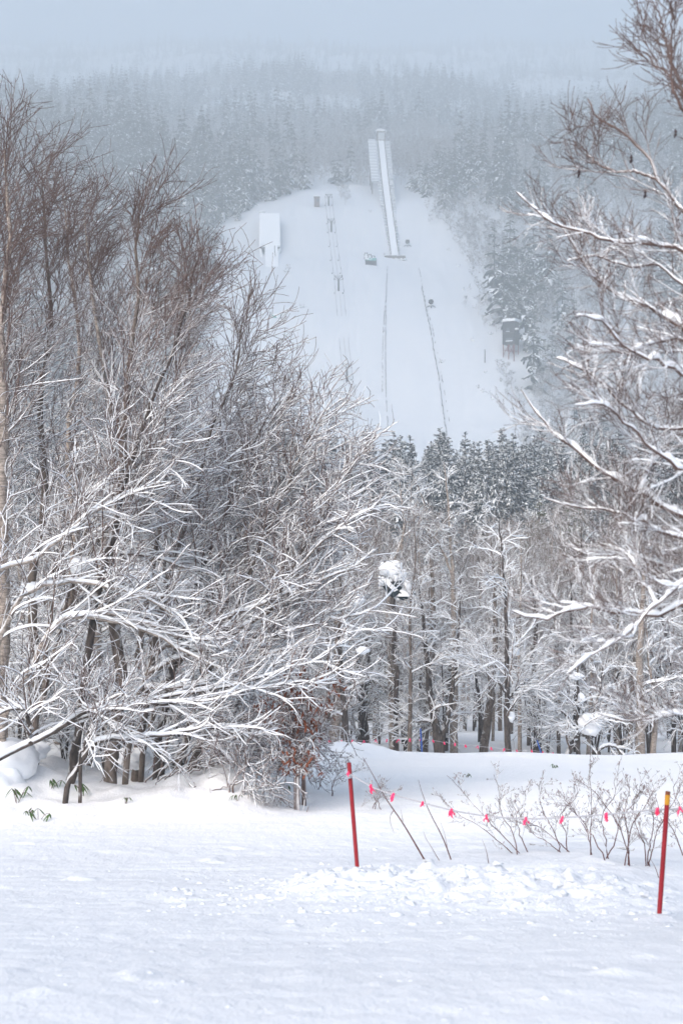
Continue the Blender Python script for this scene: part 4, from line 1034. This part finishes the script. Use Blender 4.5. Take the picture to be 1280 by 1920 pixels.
feature_tree([([(232, 1440), (262, 1300), (310, 1210), (420, 1160), (520, 1120), (620, 1082), (685, 1058)], 0.0429), ([(310, 1210), (430, 1218), (540, 1182), (640, 1160), (700, 1150)], 0.0322), ([(280, 1260), (380, 1215), (480, 1160), (560, 1060), (640, 990), (690, 960)], 0.0322), ([(270, 1290), (360, 1285), (450, 1240), (560, 1212), (650, 1190)], 0.0286)], 20.9, 'spreading tree whose snow lined limbs reach farthest right towards the snow heap', M_bark, 44, 16, 1.6, **LIMB)
feature_tree([([(262, 1440), (300, 1300), (360, 1200), (410, 1090), (500, 1050), (600, 1012), (660, 1000)], 0.0394), ([(330, 1250), (420, 1140), (470, 1010), (560, 960), (650, 940)], 0.0322), ([(360, 1200), (420, 1080), (480, 980), (540, 900), (600, 850)], 0.0322)], 22.2, 'spreading tree in the middle of the left group with upswept snowy limbs', M_bark, 45, 16, 1.7, **LIMB)

# thicket of thin shoots under the left trees
rng = np.random.default_rng(9)
SH = dict(twig=M_twig, dense=(4, 3), trop=0.0, ang=34, l2=0.5, wander=0.10, w2=0.1, heavy=0.7, t0=0.25, name='shrub', cat='shrub', capk=(0.012, 0.006, 0.003), sf=0.5)
for i, (x0, x1, y1, d, lab) in enumerate([(300, 440, 1330, 21.0, 'thin arching shrub of reddish shoots under the left trees, first from the stout grey foot'), (345, 500, 1370, 20.4, 'thin arching shrub of reddish shoots, second from the stout grey foot'), (390, 540, 1345, 21.4, 'arching twiggy shrub below the snowy limbs, third from the stout grey foot'), (425, 470, 1420, 19.6, 'low drooping twiggy shrub in front of the thicket, at the edge of the groomed run'), (470, 590, 1380, 22.0, 'twiggy shrub at the right end of the thicket, beside the rust leaved shrub')]):
    st = []
    for k_ in range(6):
        a = x0 + rng.uniform(-70, 60); e = x1 + rng.uniform(-60, 60); t_ = y1 + rng.uniform(-40, 60)
        b0 = 1470 if i != 3 else 1500
        st.append(([(a, b0), (a * .7 + e * .3, (b0 * .45 + t_ * .55)), (e * .75 + a * .25, t_), (e + 30, t_ + rng.uniform(-10, 50))], rng.uniform(0.006, 0.012)))
    feature_tree(st, d, lab, M_twig, 60 + i, 6, 0.9, **SH)
# hanging twigs of the drooping shrub and rust leaves
def leaves(parent_pts, n, size, seed, m, name, label, cat, droop=0.6, stems=True):
    r = np.random.default_rng(seed); foot = parent_pts[0].copy(); b_ = MB()
    for k_ in range(n):
        p = parent_pts[int(r.integers(len(parent_pts) // 3, len(parent_pts)))] - foot + r.normal(0, 0.06, 3)
        a = r.uniform(0, 6.28); l_ = size * r.uniform(0.6, 1.2)
        d = np.array([math.cos(a), math.sin(a), -droop * r.uniform(0.3, 1.6)]); d /= np.linalg.norm(d)
        t = np.linspace(0, 1, 4)[:, None]
        C = p + d * l_ * t + np.array([0, 0, -0.25 * l_]) * t ** 2
        w_ = l_ * np.array([0.05, 0.24, 0.20, 0.02]); b_.tubes(C, w_, 4, B=w_ * 0.12)
    return b_, foot
for (x, y, d, sp, n, ls, lab, sdd) in ((562, 1440, 20.2, 62, 520, 0.10, 'shrub still holding rust brown leaves at the right end of the thicket', 71), (556, 1452, 19.6, 26, 120, 0.10, 'small bush with rust brown leaves on the snow bank by the left red pole', 72)):
    st = []
    r = np.random.default_rng(sdd)
    for k_ in range(7):
        e = x + r.uniform(-sp, sp); tp = y - (190 if sp > 30 else 40) * r.uniform(0.5, 1.0)
        st.append(([(x + r.uniform(-0.22, 0.22) * sp, y + 8), (x * .5 + e * .5, y * .5 + tp * .5), (e, tp), (e + r.uniform(-15, 25), tp - 10)], 0.007))
    root = feature_tree(st, d, lab, M_twig, sdd, 6, 0.7 if sp > 30 else 0.3, **SH)
    pts_ = np.concatenate([resample([px(a, b, d) for a, b in s_[0]], 16)[8:] for s_ in st])
    pts_ = np.concatenate([pts_[:1]] + [pts_ + r.normal(0, 0.16 if sp > 30 else .1, pts_.shape) for _ in range(3)])
    b_, ft = leaves(pts_, n, ls, sdd, M_rustleaf, '', '', '')
    o = b_.build('dead_leaves', M_rustleaf, root); o.location = Vector(ft) - root.location
# bamboo grass poking out of the snow
for i, (x, y, d, n, s, lab) in enumerate(((32, 1500, 20.0, 12, 0.22, 'tuft of dark green bamboo grass in the left corner'), (72, 1532, 19.0, 9, 0.18, 'bent bamboo grass lying on the snow below the left corner tuft'), (57, 1524, 18.7, 5, 0.12, 'few small bamboo leaves at the rim of the groomed run'), (98, 1472, 20.8, 6, 0.16, 'small bamboo tuft between the leaning tree and the corner'), (157, 1486, 20.2, 9, 0.20, 'upright green bamboo tuft left of the stout grey foot'), (40, 1452, 21.0, 6, 0.18, 'yellowish bamboo leaves under the crooked low tree'), (528, 1480, 18.9, 8, 0.13, 'small green leafy sprig standing in the open snow bank'), (445, 1495, 18.6, 4, 0.11, 'single green sprig hanging under the drooping shrub'), (235, 1503, 19.8, 4, 0.10, 'few dark leaves lying on the snow right of the stout grey foot'), (875, 1452, 40.0, 6, 0.09, 'dark leaf tuft at the far edge of the white field'), (1036, 1434, 41.0, 8, 0.11, 'green leaf tuft beside the leaning blue stake'))):
    q = hit(x, y + 6, 5, 60); s = s * 0.7
    root = empty('bamboo_plant', q); r = np.random.default_rng(900 + i)
    b_ = MB(); lf = MB()
    for k_ in range(max(3, n // 3)):
        tip = np.array([r.normal(0, s * 0.9), r.normal(0, s * 0.5), s * r.uniform(0.7, 1.5)])
        C = resample([np.array([0, 0, -0.05]), tip * 0.6 + [0, 0, s * .2], tip], 7); b_.tubes(C, np.full(7, 0.004), 4)
        for j in range(3):
            a = r.uniform(0, 6.28); dd = np.array([math.cos(a), math.sin(a), -0.7]); t = np.linspace(0, 1, 5)[:, None]; l_ = s * r.uniform(0.6, 1.1)
            P = tip + dd * l_ * t + np.array([0, 0, -0.4 * l_]) * t ** 2; w_ = l_ * np.array([0.04, 0.16, 0.17, 0.11, 0.01]); lf.tubes(P, w_, 4, B=w_ * 0.1)
    b_.build('stalk', M_stem, root); lf.build('leaves', M_sasa, root); tag(root, lab, 'bamboo plant')
# snow cushions over stumps and bushes among the left trunks
for i, (x, y, d, r_, lab) in enumerate(((18, 1428, 20.6, (0.40, 0.45, 0.30), 'thick snow cushion in the left corner, on the crooked low tree'), (60, 1405, 21.5, (0.30, 0.3, 0.14), 'flat snow cushion right of the left corner cushion'), (10, 1470, 20.3, (0.32, 0.35, 0.30), 'lower snow cushion in the left corner'), (235, 1305, 24.5, (0.34, 0.4, 0.45), 'tall snow hump between the trunks behind the stout grey foot'), (295, 1260, 25.5, (0.22, 0.3, 0.55), 'narrow snow hump high between the trunks, first of the rear two'), (122, 1330, 25.0, (0.40, 0.4, 0.5), 'rounded snow hump behind the thin dark leaning tree'), (250, 1420, 22.6, (0.25, 0.3, 0.18), 'small snow hump just right of the stout grey foot'), (330, 1300, 26, (0.25, 0.3, 0.4), 'narrow snow hump high between the trunks, second of the rear two'), (152, 1062, 20.9, (0.17, 0.17, 0.12), 'ball of snow stuck in a fork high in the left limbs'), (60, 1105, 20.8, (0.16, 0.16, 0.11), 'ball of snow on the left edge birch'), (412, 1160, 23, (0.14, 0.14, 0.12), 'clump of snow hanging in the middle of the snowy limbs'), (265, 1078, 24, (0.2, 0.2, 0.14), 'clump of snow in the crown above the stout grey foot'))):
    b_ = MB(); b_.blob((0, 0, 0), r_, 100 + i, 24, 15, 0.28, freq=1.4); o = b_.build('snow_heap', M_snow, smooth=True); o.location = px(x, y, d); tag(o, lab, 'snow heap')

# ------------------------------------------------------------------ near tree on the right, trunk out of the picture
D = 8.6
RT = [[(1560, 1150), (1420, 1050), (1330, 990), (1280, 967), (1237, 945), (1200, 921), (1141, 893), (1083, 846), (1029, 800), (979, 733)],
      [(1200, 921), (1212, 885), (1236, 848), (1266, 818), (1290, 790)],
      [(1560, 1180), (1400, 1120), (1280, 1133), (1229, 1149), (1167, 1150), (1110, 1138), (1067, 1146), (1010, 1160), (960, 1150)],
      [(1560, 1000), (1400, 1000), (1280, 1093), (1233, 1130), (1185, 1178), (1150, 1204), (1100, 1235), (1060, 1262)],
      [(1233, 1130), (1205, 1095), (1185, 1050), (1160, 985), (1130, 930)],
      [(1560, 1120), (1400, 1100), (1280, 1079), (1225, 1052), (1167, 1037), (1110, 1042), (1060, 1020)],
      [(1560, 860), (1400, 800), (1280, 804), (1225, 802), (1180, 770), (1140, 730), (1085, 690), (1040, 670)],
      [(1560, 820), (1400, 720), (1279, 616), (1228, 583), (1170, 558), (1115, 518), (1082, 470), (1055, 430), (1024, 400)],
      [(1560, 760), (1400, 700), (1290, 640), (1228, 640), (1170, 660), (1100, 640)],
      [(1560, 840), (1400, 760), (1279, 700), (1228, 675), (1170, 649), (1120, 600), (1080, 590)],
      [(1560, 640), (1400, 520), (1279, 470), (1228, 459), (1180, 455), (1133, 448), (1082, 430), (1020, 408), (969, 361)],
      [(1560, 600), (1400, 480), (1279, 394), (1235, 339), (1203, 281), (1155, 241), (1119, 219), (1100, 186)],
      [(1235, 339), (1190, 322), (1150, 320), (1110, 300), (1088, 272)],
      [(1560, 480), (1400, 320), (1290, 190), (1250, 135), (1222, 118), (1205, 95)],
      [(1290, 190), (1262, 130), (1250, 86), (1240, 40), (1228, 14)],
      [(1400, 320), (1310, 240), (1262, 170), (1258, 90), (1255, 5)],
      [(1560, 1400), (1400, 1340), (1280, 1337), (1208, 1346), (1167, 1350), (1120, 1338)],
      [(1560, 900), (1400, 860), (1290, 880), (1230, 850), (1170, 790), (1130, 760), (1075, 760)],
      [(1560, 700), (1400, 600), (1290, 540), (1240, 500), (1180, 500), (1120, 480), (1060, 490)],
      [(1560, 1050), (1430, 990), (1290, 1010), (1220, 985), (1160, 960), (1090, 950), (1020, 935)]]
rng = np.random.default_rng(15)
P = []; R = []
rads = [0.040, 0.02, 0.03, 0.028, 0.016, 0.020, 0.022, 0.034, 0.02, 0.022, 0.028, 0.024, 0.012, 0.016, 0.014, 0.014, 0.02, 0.022, 0.020, 0.020]
offs = {}
for i, l in enumerate(RT):
    o0 = rng.uniform(-0.9, 0.9) if l[0][0] > 1390 else None
    w = []
    for j, (a, b) in enumerate(l):
        if o0 is None:      # a fork: start exactly on its parent
            key = min(offs, key=lambda k_: (k_[0] - l[0][0]) ** 2 + (k_[1] - l[0][1]) ** 2); dd = offs[key] + 0.12 * j
        else: dd = D + 0.15 + o0 * j / (len(l) - 1.0) - 0.1
        offs[(a, b)] = dd; w.append(px(a, b, dd))
    c_ = resample(w, 30, 0.006, rng); P.append(c_); R.append(0.62 * rads[i] * (1 - np.linspace(0, 1, 30)) ** 0.75 + 0.004)
P = np.stack(P); R = np.stack(R)
fx, fz = px(1560, 1100, D)[0], float(H(px(1560, 1100, D)[0], D))
foot = np.array([fx, D, fz])
rt = tag(empty('bare_tree', foot), 'near bare tree at the right edge with thick snow on its reaching branches', 'tree')
b_ = MB(); C = resample([foot + [0.05, 0, -0.4], foot + [0, 0.02, 2.0], px(1560, 800, D), px(1540, 400, D), px(1520, 0, D), px(1530, -300, D)], 24); b_.tubes(C - foot, np.linspace(0.13, 0.05, 24), 10, fr=0.5); b_.build('trunk', M_bark, rt, True)
def nearsnow(P_):
    e = 960 - (P_[..., 2] + foot[2] - EYE) / D * FPX
    return 0.06 + 0.94 * sstep(e, 180, 420)
cr_m = MB(); sn = MB()
up_ = np.array([i in (11, 12, 13, 14, 15) for i in range(len(P))])
P1, R1 = grow(P[~up_], R[~up_], 14, 0.18, 0.90, 0.64, 34, 8, rng, (0, 0, 0.05), 0.065, 0.36, 0.0022, 0.80, (-0.1, 0, 0.25))
P1b, R1b = grow(P[up_], R[up_], 7, 0.25, 0.98, 0.62, 32, 8, rng, (0, 0, 0.07), 0.055, 0.34, 0.0022, 0.60, (-0.2, 0, 0.35))
P1 = np.concatenate([P1, P1b]); R1 = np.concatenate([R1, R1b])
P2, R2 = grow(P1, R1, 7, 0.15, 0.97, 0.34, 34, 6, rng, (0, 0, 0.05), 0.09, 0.6, 0.0018, 0.4)
P3, R3 = grow(P2, R2, 3, 0.2, 0.97, 0.17, 34, 4, rng, (0, 0, 0.06), 0.09, 0.8, 0.0015, 0.3)
cr_m.tubes(P - foot, R, 7); cr_m.tubes(P1 - foot, R1, 5); cr_m.tubes(P2 - foot, R2, 4); cr_m.tubes(P3 - foot, R3, 3)
cr_m.fr = [np.clip(nearsnow(v), 0, 1) for v in cr_m.v]
cr_m.build('crown', M_twig, rt)
lump = np.random.default_rng(8)
def patchy(P_):
    return nearsnow(P_) * (0.25 + 0.95 * sstep(vnoise(P_[..., 0] * 9 + 40, P_[..., 2] * 9 + 40, 5) + 0.5 * vnoise(P_[..., 0] * 22 + 40, P_[..., 2] * 22 + 40, 6), -0.25, 0.2))
def fine(P_, n):      # more points along the branch so that the snow can break into lumps
    q = np.linspace(0, P_.shape[1] - 1, n); i = np.clip(q.astype(int), 0, P_.shape[1] - 2); f = q - i
    return P_[:, i] * (1 - f)[None, :, None] + P_[:, i + 1] * f[None, :, None] if P_.ndim == 3 else P_[:, i] * (1 - f)[None] + P_[:, i + 1] * f[None]
caps(sn, fine(P - foot, 80), fine(R, 80), rng, 0.021, 1.1, patchy, 7, 0.95, 0.6); caps(sn, fine(P1 - foot, 20), fine(R1, 20), rng, 0.0105, 0.8, patchy, 6, 0.93, 0.7); caps(sn, P2 - foot, R2, rng, 0.0025, 0.4, patchy, 4, 0.9, 0.9)
sn.build('snow_load', M_snow, rt, True)
# shrivelled leaves on its twigs
b_ = MB()
for a, b in ((1084, 325), (1182, 298), (1208, 364), (1265, 250)):
    C = resample([px(a, b - 8, D - .1), px(a + 1, b, D - .12), px(a - 2, b + 9, D - .1)], 6) - foot; b_.tubes(C, np.array([0.002, .007, .011, .012, .009, .002]), 5, B=np.array([0.002, .004, .006, .006, .004, .002]))
b_.build('dead_leaves', M_deadleaf, rt)

# ------------------------------------------------------------------ red poles, rope with pink flags
q0 = px(671, 1627, 14.6); q0[2] = float(H(q0[0], q0[1])) - 0.12; q1 = px(654, 1430, 14.6)
pl = tag(empty('red_pole', q0), 'plain red pole leaning left, the left of the two red poles', 'pole', 'red poles of the rope line')
b_ = MB(); b_.bar(q0, q1, 0.0215); bp(b_, 'shaft', M_red, pl, True)
b_ = MB(); b_.blob(px(655, 1456, 14.57), (0.028, 0.028, 0.020), 3, 10, 7, .2); bp(b_, 'knot', M_rope, pl)
r0 = px(1233, 1743, 10.5); r0[2] = float(H(r0[0], r0[1])) - 0.12; r1 = px(1251, 1484, 10.5)
pr = tag(empty('red_pole', r0), 'red pole with a yellow taped top, the right of the two red poles', 'pole', 'red poles of the rope line')
b_ = MB(); tp = r0 + (r1 - r0) * 0.905; b_.bar(r0, tp, 0.0185); bp(b_, 'shaft', M_red, pr, True)
b_ = MB(); b_.bar(tp, tp + (r1 - tp) * 0.75, 0.0195); bp(b_, 'yellow_tape', M_yellow, pr, True)
b_ = MB(); b_.bar(tp + (r1 - tp) * 0.75, r1, 0.0190); bp(b_, 'cap', M_rustleaf, pr, True)
NEAR = [(657, 1452), (695, 1474), (737, 1490), (792, 1505), (846, 1519), (911, 1530), (985, 1535), (1054, 1533), (1136, 1527), (1190, 1522), (1232, 1518), (1274, 1516), (1330, 1500)]
dep = lambda a: 14.57 + (10.62 - 14.57) * min((a - 655) / 595.0, 1.15)
RP = resample([px(a, b, dep(a)) for a, b in NEAR], 90)
b_ = MB(); b_.tubes(RP, np.full(90, 0.0075), 6)
tag(b_.build('rope', M_rope), 'pale rope sagging between the two red poles, hung with pink flags', 'rope')
nl_ = ['first pink flag from the left red pole, a loose loop', 'second pink flag from the left red pole, a solid tuft', 'third pink flag from the left red pole, just behind the thin leaning sticks', 'fourth pink flag from the left red pole, with a trailing end', 'fifth pink flag from the left red pole, at the tip of the shrubs', 'sixth pink flag from the left red pole, blown sideways among the shrubs', 'seventh pink flag from the left red pole, amid the shrub twigs', 'eighth pink flag from the left red pole, long and narrow', 'faded pink flag tied just left of the yellow topped pole', 'pink flag right of the yellow topped pole, at the picture edge']
for i, (a, b) in enumerate([NEAR[k_] for k_ in (1, 2, 3, 4, 5, 6, 7, 8, 10, 11)]):
    ribbon(px(a, b, dep(a) - 0.02), 0.8 * (0.105, 0.10, 0.08, 0.10, 0.085, 0.085, 0.08, 0.10, 0.09, 0.085)[i], 50 + i, nl_[i], 'pink flags on the near rope')
ribbon(px(653, 1448, 14.5), 0.05, 99, 'tiny pink scrap tied to the left red pole', 'pink flags on the near rope')

# ------------------------------------------------------------------ shrubs and sticks in the snow berm
def stick(pts, d, r_, lab, sub=()):
    d = float(hit(pts[0][0], pts[0][1], 9.0, 30.0)[1])
    w = [px(a, b, d) for a, b in pts]; g_ = float(H(w[0][0], w[0][1])); w[0][2] = min(w[0][2], g_) - 0.06
    root = tag(empty('dry_stick', w[0]), lab, 'stick')
    b_ = MB(); C = resample(w, 16); b_.tubes(C, r_ * (1 - 0.75 * np.linspace(0, 1, 16)), 6); bp(b_, 'stem', M_stem, root, True)
    for s_ in sub:
        b_ = MB(); C = resample([px(a, b, d) for a, b in s_], 9); b_.tubes(C, np.linspace(r_ * .45, 0.0015, 9), 4); bp(b_, 'twig', M_stem, root)
stick([(800, 1610), (757, 1547), (725, 1500), (700, 1455), (680, 1420)], 13.6, 0.011, 'long thin stick leaning left, first right of the left red pole', [[(737, 1520), (731, 1532), (733, 1548), (739, 1562)], [(755, 1540), (753, 1528), (751, 1518)]])
stick([(848, 1610), (830, 1572), (806, 1525), (792, 1490), (784, 1462)], 13.6, 0.009, 'second leaning stick right of the left red pole', [[(838, 1588), (832, 1560), (825, 1542)]])
stick([(828, 1612), (808, 1588), (798, 1572), (793, 1557)], 13.5, 0.005, 'short curved stick between the two long leaning sticks')
stick([(917, 1618), (911, 1595), (903, 1573)], 13.3, 0.005, 'short bare stick left of the shrubs')
stick([(1237, 1645), (1228, 1628), (1218, 1610)], 12.0, 0.006, 'short twig beside the yellow topped red pole')
stick([(573, 1522), (579, 1510)], 17.5, 0.008, 'short twig stub in the snow left of the left red pole')

def berm_shrub(base, stems, d, lab, seed, nt_=7):
    rng = np.random.default_rng(seed); d = float(hit(base[0], base[1], 9.0, 30.0)[1])
    P, R = [], []
    for st in stems:
        st = [(a, base[1] + (b - base[1]) * 0.9) for a, b in st]
        w = [px(a, b, d + rng.uniform(-.12, .12) * (j > 0)) for j, (a, b) in enumerate([base] + list(st))]
        w[0] = w[0] + np.array([rng.normal(0, 0.05), rng.normal(0, 0.06), 0]); w[0][2] = min(w[0][2], float(H(w[0][0], w[0][1]))) - 0.08
        P.append(resample(w, 18, 0.006, rng)); R.append(np.linspace(0.0070, 0.0020, 18))
    P = np.stack(P); R = np.stack(R); ft = P[0, 0].copy()
    root = tag(empty('shrub', ft), lab, 'shrub')
    b_ = MB(); b_.tubes(P - ft, R, 6, fr=0.5); b_.build('stem', M_stem, root, True)
    P1, R1 = grow(P, R, nt_ + 3, 0.22, 0.97, 0.32, 30, 6, rng, (0, 0, 0.07), 0.12, 0.5, 0.0018, 0.45)
    P2, R2 = grow(P1, R1, 4, 0.2, 0.97, 0.12, 34, 4, rng, (0, 0, 0.10), 0.12, 0.8, 0.0018, 0.3)
    b_ = MB(); b_.tubes(P1 - ft, R1, 4, fr=0.6); b_.tubes(P2 - ft, R2, 3, fr=0.6); 
    for C in list(P1[:, -1] - ft) + list(P2[::2, -1] - ft):
        for j in range(3):
            e = C + rng.normal(0, 0.010, 3) + [0, 0, 0.012]; b_.bar(C, e, 0.003, 4, m=1)
    b_.build('twigs', [M_twigg, M_bud], root)
    b_ = MB(); caps(b_, P - ft, R, rng, 0.007, 0.4, 0.6, 4); caps(b_, P1 - ft, R1, rng, 0.004, 0.4, 0.6, 3)
    if b_.v: b_.build('snow_load', M_snow, root)
berm_shrub((983, 1600), [[(940, 1560), (905, 1520), (870, 1475), (838, 1438)], [(930, 1570), (900, 1545), (850, 1510), (822, 1474)], [(962, 1560), (940, 1520), (935, 1470), (925, 1435)], [(975, 1560), (968, 1520), (985, 1490), (978, 1460)]], 13.4, 'leftmost shrub of the berm with long shoots stretched left over the rope', 1)
berm_shrub((1070, 1598), [[(1045, 1575), (1010, 1545), (970, 1535), (948, 1500)], [(1040, 1560), (1020, 1520), (1012, 1480), (1018, 1450)], [(1060, 1560), (1050, 1520), (1080, 1480), (1076, 1450)], [(1030, 1580), (1000, 1560), (980, 1530), (960, 1500)]], 13.2, 'second shrub of the berm from the left, low and twiggy', 2)
berm_shrub((1105, 1602), [[(1106, 1560), (1108, 1500), (1104, 1420), (1106, 1400)], [(1100, 1560), (1082, 1520), (1060, 1490), (1045, 1468)]], 13.0, 'shrub with one straight upright stem in the middle of the berm shrubs', 3)
berm_shrub((1140, 1618), [[(1120, 1580), (1090, 1530), (1065, 1500), (1048, 1480)], [(1135, 1570), (1128, 1520), (1150, 1480), (1152, 1440)], [(1150, 1580), (1160, 1530), (1190, 1490), (1205, 1450)]], 12.8, 'fourth shrub of the berm, fanning to both sides', 4)
berm_shrub((1180, 1625), [[(1172, 1580), (1150, 1520), (1110, 1465), (1075, 1440)], [(1178, 1580), (1188, 1530), (1215, 1490), (1228, 1460)], [(1176, 1570), (1170, 1520), (1178, 1470), (1182, 1440)]], 12.5, 'tallest shrub of the berm with a long shoot arching left, near the yellow topped pole', 5)
berm_shrub((1215, 1625), [[(1217, 1580), (1224, 1530), (1216, 1480), (1222, 1450)], [(1222, 1590), (1236, 1540), (1262, 1490), (1280, 1455)], [(1208, 1590), (1196, 1550), (1186, 1500), (1196, 1465)]], 12.2, 'upright shrub directly left of the yellow topped pole', 6)
berm_shrub((1290, 1605), [[(1270, 1570), (1250, 1530), (1232, 1500), (1226, 1470)], [(1285, 1560), (1276, 1510), (1262, 1465), (1272, 1440)]], 11.8, 'shrub at the right picture edge behind the yellow topped pole', 7)
# wispy shrubs on the far side of the groomed bank
berm_shrub((706, 1517), [[(706, 1500), (720, 1485), (740, 1475)], [(704, 1500), (695, 1485), (688, 1474)], [(707, 1495), (712, 1480), (714, 1468)]], 17.6, 'small wispy shrub under the rope beside the left red pole', 8, 4)
berm_shrub((620, 1492), [[(622, 1470), (632, 1450), (650, 1430)], [(626, 1465), (655, 1445), (690, 1432)]], 18.5, 'thin wispy shrub just left of the left red pole', 9, 6)
berm_shrub((600, 1480), [[(590, 1460), (575, 1440), (560, 1425)], [(605, 1455), (618, 1430), (640, 1410)]], 21.0, 'pale wispy shrub beside the small rust leaved bush', 10, 7)

# crumbs and lumps of ploughed snow
rng = np.random.default_rng(3)
b_ = MB()
for k_ in range(2700):
    if k_ < 2560:
        x = rng.normal(0.9, 1.1); y = 13.0 - 0.28 * (x - 0.5) + rng.normal(-0.6, 1.0); s = 0.006 + 0.036 * rng.uniform(0, 1) ** 5
    else:
        y = rng.uniform(5.8, 13.0); x = rng.uniform(-0.3, 0.3) * y; s = 0.006 + 0.018 * rng.uniform(0, 1) ** 3
    b_.blob((x, y, float(H(x, y, True)) - s * 0.2), (s * rng.uniform(.8, 1.5), s * rng.uniform(.8, 1.4), s * rng.uniform(.45, .7)), k_, 9, 7, 0.5, freq=2.2)
o = b_.build('snow_chunks', M_chunk, smooth=True); tag(o, 'loose lumps of ploughed snow scattered along the berm and groomed run', 'snow lumps', None, 'stuff')

# ------------------------------------------------------------------ haze
hm = bpy.data.materials.new('haze_air'); hm.use_nodes = True
ht_ = hm.node_tree; ht_.nodes.clear()
ho = ht_.nodes.new('ShaderNodeOutputMaterial'); hv = ht_.nodes.new('ShaderNodeVolumePrincipled')
hv.inputs['Color'].default_value = HAZE_COLOR; hv.inputs['Density'].default_value = HAZE_DENSITY; hv.inputs['Anisotropy'].default_value = 0.0
ht_.links.new(hv.outputs[0], ho.inputs['Volume'])
zlo = float(RZ.min()) - 1.0; ztop = float(RZ.max()) + 34.0
xw = float(np.abs(RX).max()) + 5
b_ = MB(); b_.box((0, (-82 + 3445) / 2, (zlo + ztop) / 2), (2 * xw, 3445 + 82, ztop - zlo))
hz = b_.build('haze', hm); tag(hz, 'grey winter haze hiding the mountain top', 'haze', None, 'stuff')
hz.visible_shadow = True
